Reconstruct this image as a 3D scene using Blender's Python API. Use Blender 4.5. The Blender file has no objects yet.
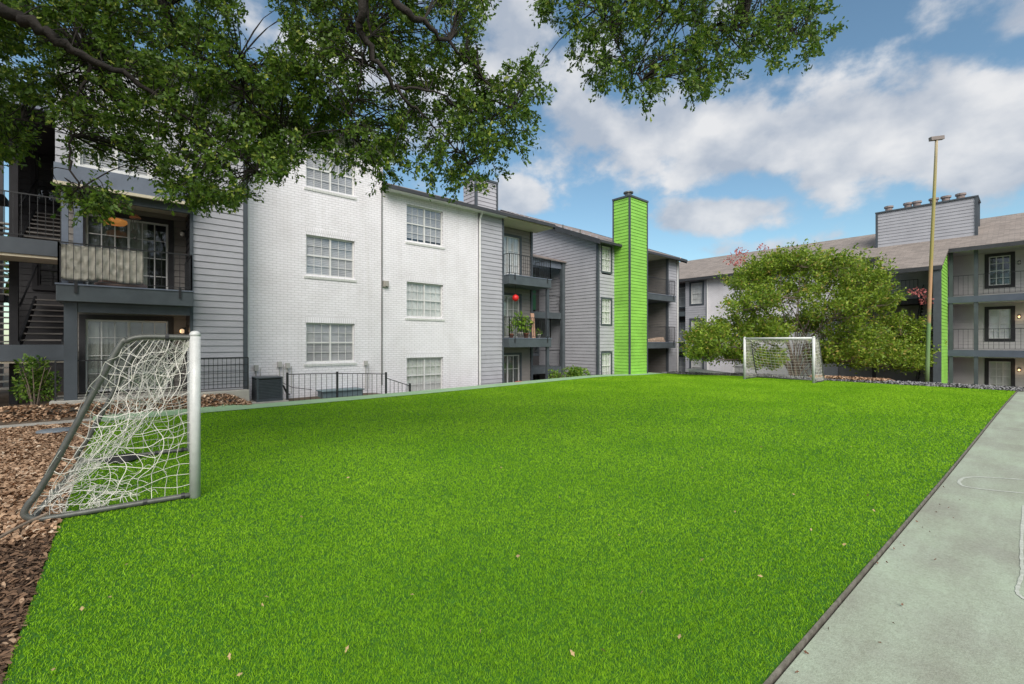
import bpy, math, random
import numpy as np
from mathutils import Vector
R = math.radians
rng = np.random.default_rng(7)
random.seed(7)
C = bpy.context.scene.collection

# ------------------------------------------------------------------ camera, sky, sun, exposure
CAMH = 1.87
cam_d = bpy.data.cameras.new("camera"); cam = bpy.data.objects.new("camera", cam_d); C.objects.link(cam)
bpy.context.scene.camera = cam
cam_d.lens = 15.82; cam_d.sensor_width = 36; cam_d.clip_start = 0.05; cam_d.clip_end = 2000
cam.location = (0, 0, CAMH); cam.rotation_euler = (R(90), 0, -math.atan2(.654, .756))

SUN_EL, SUN_AZ = 42, 214            # azimuth clockwise from +Y
S = Vector((math.sin(R(SUN_AZ))*math.cos(R(SUN_EL)), math.cos(R(SUN_AZ))*math.cos(R(SUN_EL)), math.sin(R(SUN_EL))))
sl = bpy.data.lights.new("sun", 'SUN'); sl.energy = 2.4; sl.angle = R(50); sl.color = (1, .95, .87)
so = bpy.data.objects.new("sun", sl); C.objects.link(so); so.rotation_euler = S.to_track_quat('Z', 'Y').to_euler()
so.location = (0, 0, 40)
vs = bpy.context.scene.view_settings
vs.view_transform = 'Standard'; vs.look = 'None'; vs.gamma = 1; vs.use_curve_mapping = False; vs.exposure = 0.85

def at(px, py, t):                  # a measured photo point at forward distance t -> metres
    a = (px-512)/450
    return np.array([(a*.756+.654)*t, (-a*.655+.756)*t, CAMH-(py-342)/450*t])

W = bpy.data.worlds.new("World"); bpy.context.scene.world = W; W.use_nodes = True
nt = W.node_tree; N = nt.nodes; L = nt.links
for n in list(N): N.remove(n)
def nd(t, tree=None, **k):
    n = (tree or nt).nodes.new(t)
    for a, b in k.items(): setattr(n, a, b)
    return n
def mth(op, a, b=None, c=None, clamp=False, tree=None):
    tr = tree or nt
    n = tr.nodes.new('ShaderNodeMath'); n.operation = op; n.use_clamp = clamp
    for i, v in enumerate((a, b, c)):
        if v is None: continue
        if isinstance(v, (int, float)): n.inputs[i].default_value = v
        else: tr.links.new(v, n.inputs[i])
    return n.outputs[0]
sky = nd('ShaderNodeTexSky'); sky.sky_type = 'NISHITA'; sky.sun_disc = False
sky.sun_elevation = R(SUN_EL); sky.sun_rotation = R(SUN_AZ); sky.ozone_density = 2.0; sky.air_density = 1.0; sky.dust_density = .6
tc = nd('ShaderNodeTexCoord')
sep = nd('ShaderNodeSeparateXYZ'); L.new(tc.outputs['Generated'], sep.inputs[0])
az = mth('ARCTAN2', sep.outputs[0], sep.outputs[1]); el = mth('ARCSINE', sep.outputs[2])
def noise(scale, detail, rough, off, zs=2.2, dist=0.0):
    m = nd('ShaderNodeMapping'); L.new(tc.outputs['Generated'], m.inputs[0])
    m.inputs['Location'].default_value = off; m.inputs['Scale'].default_value = (1, 1, zs)
    n = nd('ShaderNodeTexNoise'); n.inputs['Scale'].default_value = scale; n.inputs['Detail'].default_value = detail
    n.inputs['Roughness'].default_value = rough; n.inputs['Distortion'].default_value = dist
    L.new(m.outputs[0], n.inputs[0]); return n.outputs[0]
def anoise(scale, detail, rough, de=0.0):        # noise over azimuth / elevation
    c = nd('ShaderNodeCombineXYZ'); L.new(sep.outputs[0], c.inputs[0]); L.new(sep.outputs[1], c.inputs[1]); L.new(mth('ADD', mth('MULTIPLY', mth('ADD', sep.outputs[2], de), 1.45), 5.3), c.inputs[2])
    n = nd('ShaderNodeTexNoise'); n.inputs['Scale'].default_value = scale; n.inputs['Detail'].default_value = detail
    n.inputs['Roughness'].default_value = rough; L.new(c.outputs[0], n.inputs[0]); return n.outputs[0]
n1 = anoise(6.0, 9, .55)
def azel(px, py):
    v = at(px, py, 1)-np.array([0, 0, CAMH]); v /= np.linalg.norm(v)
    return math.atan2(v[0], v[1]), math.asin(v[2])
# cloud masses: (px, py, half width, half height, weight)
BL = [(640, 130, 150, 52, .50), (770, 143, 160, 38, .50), (890, 135, 150, 55, .56), (1020, 130, 160, 60, .58), (975, 175, 140, 20, .33),
      (715, 215, 80, 20, .48), (1040, 10, 90, 30, .38), (505, 50, 60, 90, .45), (600, 60, 70, 50, .35), (400, 110, 170, 80, .35), (515, 195, 30, 22, .4),
      (720, 250, 100, 10, .28), (-200, 60, 260, 120, .4), (1500, 120, 350, 120, .4)]
acc = None
for (x, y, w, h, k) in BL:
    a0, e0 = azel(x, y); a1, _ = azel(x+w, y); _, e1 = azel(x, y-h)
    da, de = max(abs(a1-a0), .05), max(abs(e1-e0), .02)
    u = mth('DIVIDE', mth('SUBTRACT', az, a0), da); v = mth('DIVIDE', mth('SUBTRACT', el, e0), de)
    d2 = mth('ADD', mth('MULTIPLY', u, u), mth('MULTIPLY', v, v))
    g = mth('MULTIPLY', mth('EXPONENT', mth('MULTIPLY', d2, -.8)), k)
    acc = g if acc is None else mth('MAXIMUM', acc, g)
bk = mth('ADD', mth('MULTIPLY', sep.outputs[0], -.654), mth('MULTIPLY', sep.outputs[1], -.756))       # added cloud behind and overhead, out of view, to neutralise the blue light
bk = mth('MULTIPLY', mth('ADD', mth('MAXIMUM', bk, 0), mth('MULTIPLY', mth('POWER', mth('MAXIMUM', sep.outputs[2], 0), 2.5), 1.2)), .6)
acc = mth('MAXIMUM', acc, mth('MINIMUM', bk, .5))
dens = mth('ADD', acc, mth('MULTIPLY', mth('SUBTRACT', n1, .5), 1.25))
mr = nd('ShaderNodeMapRange'); mr.interpolation_type = 'SMOOTHSTEP'; L.new(dens, mr.inputs[0])
mr.inputs[1].default_value = .15; mr.inputs[2].default_value = .36
n2 = mth('ADD', .5, mth('ADD', mth('MULTIPLY', mth('SUBTRACT', anoise(6.0, 7, .5), anoise(6.0, 5, .5, .05)), 1.5), mth('MULTIPLY', mth('SUBTRACT', anoise(2.2, 4, .5), .5), .6)))
cr = nd('ShaderNodeValToRGB'); L.new(n2, cr.inputs[0])
cr.color_ramp.elements[0].position = .30; cr.color_ramp.elements[0].color = (.25, .28, .33, 1)
cr.color_ramp.elements[1].position = .78; cr.color_ramp.elements[1].color = (.47, .47, .475, 1)
mul = nd('ShaderNodeVectorMath', operation='SCALE'); L.new(sky.outputs[0], mul.inputs[0]); mul.inputs['Scale'].default_value = .075
mx = nd('ShaderNodeMix', data_type='RGBA'); L.new(mth('MULTIPLY', mr.outputs[0], .93), mx.inputs[0])
tint = nd('ShaderNodeVectorMath', operation='MULTIPLY'); L.new(mul.outputs[0], tint.inputs[0]); tint.inputs[1].default_value = (1.06, 1.20, 1.10); L.new(tint.outputs[0], mx.inputs[6]); L.new(cr.outputs[0], mx.inputs[7])
bg = nd('ShaderNodeBackground'); L.new(mx.outputs[2], bg.inputs[0]); bg.inputs[1].default_value = 1.0
wo = nd('ShaderNodeOutputWorld'); L.new(bg.outputs[0], wo.inputs[0])

# ------------------------------------------------------------------ mesh builder and object helpers
class MB:
    def __init__(s): s.v = []; s.f = []
    def add(s, vs, fs):
        b = len(s.v); s.v += [tuple(float(c) for c in p) for p in vs]; s.f += [tuple(i+b for i in f) for f in fs]
        return s
    def box(s, x0, x1, y0, y1, z0, z1):
        return s.add([(x0,y0,z0),(x1,y0,z0),(x1,y1,z0),(x0,y1,z0),(x0,y0,z1),(x1,y0,z1),(x1,y1,z1),(x0,y1,z1)],
                     [(0,3,2,1),(4,5,6,7),(0,1,5,4),(1,2,6,5),(2,3,7,6),(3,0,4,7)])
    def hexa(s, p):                 # eight corners, bottom four then top four
        return s.add(p, [(0,3,2,1),(4,5,6,7),(0,1,5,4),(1,2,6,5),(2,3,7,6),(3,0,4,7)])
    def tube(s, pts, r, n=8, cap=True):
        pts = [np.array(p, float) for p in pts]; m = len(pts)
        rs = r if hasattr(r, '__len__') else [r]*m
        vs = []; ref = None
        for i, p in enumerate(pts):
            d = pts[min(i+1, m-1)]-pts[max(i-1, 0)]; d /= (np.linalg.norm(d)+1e-9)
            if ref is None:
                ref = np.cross(d, (0, 0, 1.)) if abs(d[2]) < .9 else np.cross(d, (1., 0, 0))
            a = ref-d*np.dot(ref, d); a /= (np.linalg.norm(a)+1e-9); ref = a; b = np.cross(d, a)
            for k in range(n):
                t = 2*math.pi*k/n+math.pi/n
                vs.append(p+rs[i]*(math.cos(t)*a+math.sin(t)*b))
        fs = [(i*n+k, i*n+(k+1) % n, (i+1)*n+(k+1) % n, (i+1)*n+k) for i in range(m-1) for k in range(n)]
        if cap: fs += [tuple(range(n))[::-1], tuple((m-1)*n+k for k in range(n))]
        return s.add(vs, fs)
    def lathe(s, c, prof, n=16):
        vs = []; 
        for (r, z) in prof:
            for k in range(n): vs.append((c[0]+r*math.cos(2*math.pi*k/n), c[1]+r*math.sin(2*math.pi*k/n), c[2]+z))
        m = len(prof)
        fs = [(i*n+k, i*n+(k+1) % n, (i+1)*n+(k+1) % n, (i+1)*n+k) for i in range(m-1) for k in range(n)]
        fs += [tuple(range(n))[::-1], tuple((m-1)*n+k for k in range(n))]
        return s.add(vs, fs)
    def mesh(s, name, off=(0, 0, 0)):
        me = bpy.data.meshes.new(name)
        me.from_pydata([(p[0]-off[0], p[1]-off[1], p[2]-off[2]) for p in s.v], [], s.f); me.update(); return me
def wloc(o):
    v = Vector((0, 0, 0))
    while o: v = v+o.location; o = o.parent
    return v
def obj(name, mb, m, parent=None, smooth=False, loc=None, label=None, bevel=0):
    base = Vector(loc) if loc else Vector((0, 0, 0))
    off = wloc(parent) if parent else base
    me = mb.mesh(name, off) if isinstance(mb, MB) else mb
    o = bpy.data.objects.new(name, me); C.objects.link(o)
    if parent: o.parent = parent
    else: o.location = base
    if m: me.materials.append(m)
    if smooth:
        me.polygons.foreach_set('use_smooth', [True]*len(me.polygons))
    if bevel:
        b = o.modifiers.new('bevel', 'BEVEL'); b.width = bevel; b.segments = 2; b.limit_method = 'ANGLE'
    if label: o['label'] = label
    return o
def tag(o, label=None, cat=None, group=None, kind=None):
    if label: o['label'] = label
    if cat: o['category'] = cat
    if group: o['group'] = group
    if kind: o['kind'] = kind
    return o
def thing(name, loc, label, cat, group=None):
    o = bpy.data.objects.new(name, None); C.objects.link(o); o.location = loc; o.empty_display_size = .3
    return tag(o, label, cat, group)
def np_mesh(name, V, F):            # V (n,3), F (m,k) arrays
    me = bpy.data.meshes.new(name); k = F.shape[1]
    me.vertices.add(len(V)); me.vertices.foreach_set('co', V.astype(np.float32).ravel())
    me.loops.add(F.size); me.loops.foreach_set('vertex_index', F.astype(np.int32).ravel())
    me.polygons.add(len(F)); me.polygons.foreach_set('loop_start', np.arange(0, F.size, k, dtype=np.int32))
    me.polygons.foreach_set('loop_total', np.full(len(F), k, dtype=np.int32)); me.update(calc_edges=True); return me

# ------------------------------------------------------------------ materials
def mat(name, col, rough=.7, var=0.08, scale=6, bump=0., bscale=40, metal=0, spec=.4, streak=False, col2=None, emis=None, coat=0):
    m = bpy.data.materials.new(name); m.use_nodes = True; t = m.node_tree; b = t.nodes['Principled BSDF']
    b.inputs['Roughness'].default_value = rough; b.inputs['Metallic'].default_value = metal
    b.inputs['Specular IOR Level'].default_value = spec
    tcn = nd('ShaderNodeTexCoord', t); mp = nd('ShaderNodeMapping', t); t.links.new(tcn.outputs['Object'], mp.inputs[0])
    if streak: mp.inputs['Scale'].default_value = (1, 1, .12)
    n = nd('ShaderNodeTexNoise', t); n.inputs['Scale'].default_value = scale; n.inputs['Detail'].default_value = 6; n.inputs['Roughness'].default_value = .6
    t.links.new(mp.outputs[0], n.inputs[0])
    r = nd('ShaderNodeValToRGB', t); t.links.new(n.outputs[0], r.inputs[0])
    c2 = col2 if col2 else tuple(min(1, c*(1+var)) for c in col)
    c1 = col if col2 else tuple(c*(1-var) for c in col)
    r.color_ramp.elements[0].position = .35; r.color_ramp.elements[0].color = (*c1, 1)
    r.color_ramp.elements[1].position = .68; r.color_ramp.elements[1].color = (*c2, 1)
    t.links.new(r.outputs[0], b.inputs['Base Color'])
    if bump:
        n3 = nd('ShaderNodeTexNoise', t); n3.inputs['Scale'].default_value = bscale; n3.inputs['Detail'].default_value = 5
        t.links.new(tcn.outputs['Object'], n3.inputs[0])
        bp = nd('ShaderNodeBump', t); bp.inputs['Strength'].default_value = bump; bp.inputs['Distance'].default_value = .02
        t.links.new(n3.outputs[0], bp.inputs['Height']); t.links.new(bp.outputs[0], b.inputs['Normal'])
    if emis:
        b.inputs['Emission Color'].default_value = (*emis[0], 1); b.inputs['Emission Strength'].default_value = emis[1]
    return m
def brickmat(name, c1, c2, mortar, axis='x', bw=.23, bh=.085, ms=.012, bump=.6):
    m = bpy.data.materials.new(name); m.use_nodes = True; t = m.node_tree; b = t.nodes['Principled BSDF']
    g = nd('ShaderNodeNewGeometry', t); sp = nd('ShaderNodeSeparateXYZ', t); t.links.new(g.outputs['Position'], sp.inputs[0])
    cb = nd('ShaderNodeCombineXYZ', t); t.links.new(sp.outputs[0 if axis == 'x' else 1], cb.inputs[0]); t.links.new(sp.outputs[2], cb.inputs[1])
    br = nd('ShaderNodeTexBrick', t); t.links.new(cb.outputs[0], br.inputs[0])
    br.inputs['Color1'].default_value = (*c1, 1); br.inputs['Color2'].default_value = (*c2, 1); br.inputs['Mortar'].default_value = (*mortar, 1)
    br.inputs['Scale'].default_value = 1; br.inputs['Mortar Size'].default_value = ms; br.inputs['Mortar Smooth'].default_value = .35
    br.inputs['Brick Width'].default_value = bw; br.inputs['Row Height'].default_value = bh; br.inputs['Bias'].default_value = -.2
    n = nd('ShaderNodeTexNoise', t); n.inputs['Scale'].default_value = 1.3; n.inputs['Detail'].default_value = 8; t.links.new(g.outputs['Position'], n.inputs[0])
    r = nd('ShaderNodeValToRGB', t); t.links.new(n.outputs[0], r.inputs[0])
    r.color_ramp.elements[0].position = .3; r.color_ramp.elements[0].color = (.91, .905, .90, 1); r.color_ramp.elements[1].position = .62; r.color_ramp.elements[1].color = (1, 1, 1, 1)
    mm = nd('ShaderNodeMix', t, data_type='RGBA', blend_type='MULTIPLY'); mm.inputs[0].default_value = 1
    t.links.new(br.outputs[0], mm.inputs[6]); t.links.new(r.outputs[0], mm.inputs[7])
    mq = nd('ShaderNodeMapping', t); mq.inputs['Scale'].default_value = (1, 1, .10); t.links.new(g.outputs['Position'], mq.inputs[0])
    nq = nd('ShaderNodeTexNoise', t); nq.inputs['Scale'].default_value = 3.2; nq.inputs['Detail'].default_value = 7; nq.inputs['Roughness'].default_value = .6; t.links.new(mq.outputs[0], nq.inputs[0])
    rq = nd('ShaderNodeValToRGB', t); t.links.new(nq.outputs[0], rq.inputs[0]); rq.color_ramp.elements[0].position = .28; rq.color_ramp.elements[0].color = (.93, .925, .915, 1); rq.color_ramp.elements[1].position = .48; rq.color_ramp.elements[1].color = (1, 1, 1, 1)
    m3 = nd('ShaderNodeMix', t, data_type='RGBA', blend_type='MULTIPLY'); m3.inputs[0].default_value = 1
    t.links.new(mm.outputs[2], m3.inputs[6]); t.links.new(rq.outputs[0], m3.inputs[7]); t.links.new(m3.outputs[2], b.inputs['Base Color'])
    n3 = nd('ShaderNodeTexNoise', t); n3.inputs['Scale'].default_value = 35; n3.inputs['Detail'].default_value = 4; t.links.new(g.outputs['Position'], n3.inputs[0])
    hgt = mth('SUBTRACT', mth('MULTIPLY', n3.outputs[0], .35, tree=t), br.outputs['Fac'], tree=t)
    bp = nd('ShaderNodeBump', t); bp.inputs['Strength'].default_value = bump; bp.inputs['Distance'].default_value = .02
    t.links.new(hgt, bp.inputs['Height']); t.links.new(bp.outputs[0], b.inputs['Normal'])
    b.inputs['Roughness'].default_value = .75; b.inputs['Specular IOR Level'].default_value = .3
    return m
def leafmat(name, c1, c2, c3=None, trans=.35, rough=.5):
    m = bpy.data.materials.new(name); m.use_nodes = True; t = m.node_tree; b = t.nodes['Principled BSDF']; out = t.nodes['Material Output']
    g = nd('ShaderNodeNewGeometry', t); r = nd('ShaderNodeValToRGB', t); t.links.new(g.outputs['Random Per Island'], r.inputs[0])
    e = r.color_ramp.elements; e[0].color = (*c1, 1); e[0].position = 0; e[1].color = (*c2, 1); e[1].position = .9
    if c3: x = e.new(.97); x.color = (*c3, 1)
    t.links.new(r.outputs[0], b.inputs['Base Color']); b.inputs['Roughness'].default_value = rough; b.inputs['Specular IOR Level'].default_value = .35
    tr = nd('ShaderNodeBsdfTranslucent', t); t.links.new(r.outputs[0], tr.inputs[0])
    mx = nd('ShaderNodeMixShader', t); mx.inputs[0].default_value = trans
    t.links.new(b.outputs[0], mx.inputs[1]); t.links.new(tr.outputs[0], mx.inputs[2]); t.links.new(mx.outputs[0], out.inputs[0])
    return m
def glassmat():
    m = bpy.data.materials.new('window_glass'); m.use_nodes = True; t = m.node_tree; out = t.nodes['Material Output']
    t.nodes.remove(t.nodes['Principled BSDF'])
    tr = nd('ShaderNodeBsdfTransparent', t); tr.inputs[0].default_value = (.985, .99, .99, 1)
    gl = nd('ShaderNodeBsdfGlossy', t); gl.inputs['Roughness'].default_value = .03; gl.inputs[0].default_value = (.9, .95, 1, 1)
    lw = nd('ShaderNodeLayerWeight', t); lw.inputs[0].default_value = .5
    f2 = mth('ADD', mth('MULTIPLY', mth('POWER', lw.outputs['Facing'], 4.0, tree=t), .7, tree=t), .05, tree=t, clamp=True)
    mx = nd('ShaderNodeMixShader', t); t.links.new(f2, mx.inputs[0]); t.links.new(tr.outputs[0], mx.inputs[1]); t.links.new(gl.outputs[0], mx.inputs[2])
    t.links.new(mx.outputs[0], out.inputs[0]); return m
M = {}
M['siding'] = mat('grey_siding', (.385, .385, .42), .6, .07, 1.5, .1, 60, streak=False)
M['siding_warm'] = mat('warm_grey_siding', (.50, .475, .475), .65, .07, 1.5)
M['siding_recess_shade'] = mat('recess_shade_siding', (.22, .205, .195), .65, .07, 1.5)  # darker copy of the siding, balcony recess shade put into the colour
M['siding_deep_shade'] = mat('deep_shade_siding', (.05, .048, .052), .65, .1, 1.5)  # near-black copy of the siding, stairwell and recess shade painted into its tone
M['green'] = mat('green_siding', (.25, .55, .08), .5, .14, .8, .05)
M['trim'] = mat('slate_trim', (.068, .080, .095), .5, .15, 2)
M['gutter'] = mat('dark_gutter', (.045, .047, .052), .5, .15, 2)
M['trim_blue'] = mat('blue_grey_trim', (.15, .175, .225), .5, .12, 2)
M['deck'] = mat('deck_fascia', (.075, .090, .102), .55, .15, 2)
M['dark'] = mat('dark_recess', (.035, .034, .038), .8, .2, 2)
M['rail_blue'] = mat('navy_trim', (.085, .10, .14), .5, .12, 2)
M['drape'] = mat('grey_green_drape', (.30, .32, .29), .9, .12, 3)
M['dim'] = mat('dim_screen', (.10, .11, .105), .9, .15, 3)
M['soffit'] = mat('cream_soffit', (.62, .55, .42), .7, .05)
M['brick_x'] = brickmat('white_brick', (.85, .83, .875), (.81, .79, .83), (.68, .665, .695))
M['brick_y'] = brickmat('white_brick_side', (.85, .83, .875), (.81, .79, .83), (.68, .665, .695), 'y')
M['soldier'] = brickmat('brick_header', (.85, .83, .875), (.81, .79, .83), (.68, .665, .695), 'x', .078, .23)
M['white'] = mat('white_paint', (.72, .72, .71), .45, .05, 5)
M['frame'] = mat('window_frame_white', (.66, .66, .65), .4, .04)
M['blind'] = mat('window_blind', (.44, .44, .46), .8, .18, 1.3)
M['blind_white'] = mat('white_curtain', (.60, .60, .59), .9, .12, 3)
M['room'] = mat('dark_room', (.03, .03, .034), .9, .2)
M['glass'] = glassmat()
M['iron'] = mat('black_iron', (.022, .023, .026), .45, .3, 8, spec=.5)
M['concrete'] = mat('pale_concrete', (.42, .40, .36), .85, .15, 3, .3, 60)
M['tread'] = mat('stair_tread', (.20, .185, .175), .8, .15)
M['shingle'] = brickmat('roof_shingle', (.27, .225, .21), (.17, .145, .14), (.13, .11, .105), 'x', .34, .085, .006, .5)
M['shingle_y'] = brickmat('roof_shingle_side', (.29, .25, .225), (.19, .165, .15), (.15, .13, .12), 'y', .42, .07, .006, .5)
M['bark'] = mat('dark_bark', (.022, .018, .015), .9, .35, 9, .8, 30)
M['bark2'] = mat('smooth_pale_bark', (.20, .155, .12), .8, .3, 6, .3, 20)
M['metal_grey'] = mat('galvanised_tube', (.11, .115, .105), .42, .2, 12, spec=.5, metal=.2)
M['goal_white'] = mat('goal_white', (.60, .61, .60), .35, .08, 8, spec=.5)
M['net'] = mat('net_cord', (.68, .66, .60), .8, .1, 20)
M['wood'] = mat('weathered_wood', (.32, .22, .13), .8, .25, 5, .3, 30, streak=True)
M['leaf_oak'] = leafmat('oak_leaves', (.036, .085, .010), (.135, .235, .024), (.32, .38, .06), .42)
M['leaf_myrtle'] = leafmat('myrtle_leaves', (.09, .18, .016), (.30, .41, .04), (.46, .36, .09), .35)
M['leaf_bush'] = leafmat('shrub_leaves', (.07, .17, .015), (.22, .36, .04), (.36, .38, .08), .3)
M['leaf_shrub'] = leafmat('dark_shrub_leaves', (.04, .10, .012), (.16, .28, .03), (.30, .36, .08), .3)
M['flower'] = leafmat('pink_flowers', (.5, .12, .13), (.62, .22, .2))

# ------------------------------------------------------------------ terrain
def s_(v, a, b):
    t = np.clip((np.asarray(v, float)-a)/(b-a), 0, 1); return t*t*(3-2*t)
def zg(x, y):
    z = .11*s_(x, 6, 20)-.1*s_(x, 18, 23)*s_(y, 9, 14)
    z = z+.30*s_(y, 15.05, 15.6)*(1-s_(x, 2.3, 3.0))-1.4*s_(x, 7, 10.5)*s_(y, 15.3, 17)*(1-s_(x, 24, 26))
    return z-1.0*s_(x, 25.5, 31)-.75*s_(x, 31, 36)
def grid(name, xs, ys, dz, m, jitter=0, skirt=0):
    X, Y = np.meshgrid(xs, ys, indexing='ij'); Z = zg(X, Y)+dz
    if jitter: Z = Z+rng.normal(0, jitter, Z.shape)
    V = np.stack([X, Y, Z], -1).reshape(-1, 3); nx, ny = len(xs), len(ys)
    i, j = np.meshgrid(np.arange(nx-1), np.arange(ny-1), indexing='ij'); a = (i*ny+j).ravel()
    F = np.stack([a, a+ny, a+ny+1, a+1], -1)
    me = np_mesh(name, V, F); me.polygons.foreach_set('use_smooth', [True]*len(me.polygons))
    return obj(name, me, m)
def spaced(a, b, st): return np.linspace(a, b, max(2, int(round((b-a)/st))+1))
gx = np.concatenate([[-600, -200, -80, -40], spaced(-25, 50, .6), [70, 150, 300, 700]])
gy = np.concatenate([[-600, -200, -80, -40], spaced(-20, 40, .6), [70, 150, 300, 700]])
M['soil'] = mat('soil', (.07, .05, .035), .95, .35, 5, .6, 25, col2=(.16, .12, .085))
tag(grid('ground', gx, gy, -.06, M['soil']), kind='structure')

# turf outline: right edge runs slightly askew
XL, XR = -.5, 24.2
def yr(x): return .965-.0275*(x-2.65)*1.0          # right edge
YB = 14.25
def sheet(name, f0, f1, x0, x1, nx, ny, dz, m, thick=.0):
    us = np.linspace(0, 1, ny+1); xs = np.linspace(x0, x1, nx+1)
    X = np.repeat(xs[:, None], ny+1, 1); Y = np.stack([f0(x)+(f1(x)-f0(x))*us for x in xs])
    Z = zg(X, Y)+dz
    V = np.stack([X, Y, Z], -1).reshape(-1, 3)
    i, j = np.meshgrid(np.arange(nx), np.arange(ny), indexing='ij'); a = (i*(ny+1)+j).ravel()
    F = np.stack([a, a+ny+1, a+ny+2, a+1], -1)
    me = np_mesh(name, V, F); me.polygons.foreach_set('use_smooth', [True]*len(me.polygons))
    return obj(name, me, m)
M['turf_base'] = mat('turf_backing', (.035, .13, .008), .95, .25, 14, .5, 120)
tag(sheet('turf_base', yr, lambda x: YB, XL, XR, 70, 40, -.005, M['turf_base']), kind='structure')

# synthetic turf blades: one mesh, denser where it shows largest
def blades():
    n = 2000000
    x = rng.uniform(XL, XR, n); y = rng.uniform(.2, YB, n); ok = y > (.965-.0275*(x-2.65)); x, y = x[ok], y[ok]
    f = x*.654+y*.756; r = x*.756-y*.655; d = np.hypot(f, r)
    area = (XR-XL)*(YB-.2)
    want = np.clip(140000/np.maximum(d, 1.6)**1.75, 1700, 60000)         # blades per m2
    infr = (f > .3) & (np.abs(r) < 1.25*f+1.2)
    want = np.where(infr, want, want*.12)
    have = n/area
    rep = want/have
    k = np.floor(rep).astype(int)+(rng.random(len(x)) < (rep % 1))
    x = np.repeat(x, k); y = np.repeat(y, k); d = np.repeat(d, k)
    x = x+rng.normal(0, .03, len(x)); y = y+rng.normal(0, .03, len(x))
    ok = (x > XL) & (x < XR) & (y < YB) & (y > (.965-.0275*(x-2.65))); x, y, d = x[ok], y[ok], d[ok]
    n = len(x)
    h = rng.uniform(.007, .015, n)*np.clip(.8+d/14, .9, 1.5); w = .00165*np.clip(d/2.6, .9, 6.5)*rng.uniform(.8, 1.3, n)
    a = rng.uniform(0, 2*math.pi, n); lean = rng.uniform(.2, 1.6, n)
    # pile leans in soft, drifting patches
    b = 1.0*np.sin(x*.9+1.3*np.sin(y*.7))+rng.normal(0, 2.2, n)
    z = zg(x, y)
    px, py = np.cos(a)*w, np.sin(a)*w; lx, ly = np.cos(b)*h*lean, np.sin(b)*h*lean
    V = np.empty((n, 3, 3)); V[:, 0] = np.stack([x-px, y-py, z-.004], -1); V[:, 1] = np.stack([x+px, y+py, z-.004], -1)
    V[:, 2] = np.stack([x+lx, y+ly, z+h], -1)
    F = np.arange(3*n).reshape(-1, 3)
    print('blades', n)
    me = np_mesh('turf', V.reshape(-1, 3), F); at_ = me.attributes.new('tip', 'FLOAT', 'POINT')
    at_.data.foreach_set('value', np.tile(np.array([0, 0, 1], np.float32), n)); return me
def turfmat():
    m = bpy.data.materials.new('synthetic_turf'); m.use_nodes = True; t = m.node_tree; b = t.nodes['Principled BSDF']; out = t.nodes['Material Output']
    g = nd('ShaderNodeNewGeometry', t); r = nd('ShaderNodeValToRGB', t); ta = nd('ShaderNodeAttribute', t); ta.attribute_name = 'tip'
    t.links.new(mth('ADD', mth('MULTIPLY', g.outputs['Random Per Island'], .62, tree=t), mth('MULTIPLY', ta.outputs['Fac'], .38, tree=t), tree=t), r.inputs[0])  # tips coloured paler than roots, in place of sheen at low view angles
    e = r.color_ramp.elements; e[0].color = (.065, .215, .005, 1); e[1].color = (.385, .70, .028, 1); e[1].position = .85
    x = e.new(.97); x.color = (.55, .55, .25, 1)
    n = nd('ShaderNodeTexNoise', t); n.inputs['Scale'].default_value = .55; n.inputs['Detail'].default_value = 6; t.links.new(g.outputs['Position'], n.inputs[0])
    rr = nd('ShaderNodeValToRGB', t); t.links.new(n.outputs[0], rr.inputs[0])
    rr.color_ramp.elements[0].position = .3; rr.color_ramp.elements[0].color = (.80, .86, .8, 1)
    rr.color_ramp.elements[1].position = .7; rr.color_ramp.elements[1].color = (1.16, 1.08, 1.25, 1)
    mm = nd('ShaderNodeMix', t, data_type='RGBA', blend_type='MULTIPLY'); mm.inputs[0].default_value = 1
    t.links.new(r.outputs[0], mm.inputs[6]); t.links.new(rr.outputs[0], mm.inputs[7])
    t.links.new(mm.outputs[2], b.inputs['Base Color']); b.inputs['Roughness'].default_value = .6; b.inputs['Specular IOR Level'].default_value = .08
    tr = nd('ShaderNodeBsdfTranslucent', t); t.links.new(mm.outputs[2], tr.inputs[0])
    mx = nd('ShaderNodeMixShader', t); mx.inputs[0].default_value = .35
    t.links.new(b.outputs[0], mx.inputs[1]); t.links.new(tr.outputs[0], mx.inputs[2]); t.links.new(mx.outputs[0], out.inputs[0]); return m
M['turf'] = turfmat()
tag(obj('turf', blades(), M['turf']), 'bright green synthetic turf covering the playing field', 'turf', kind='stuff')

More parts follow.
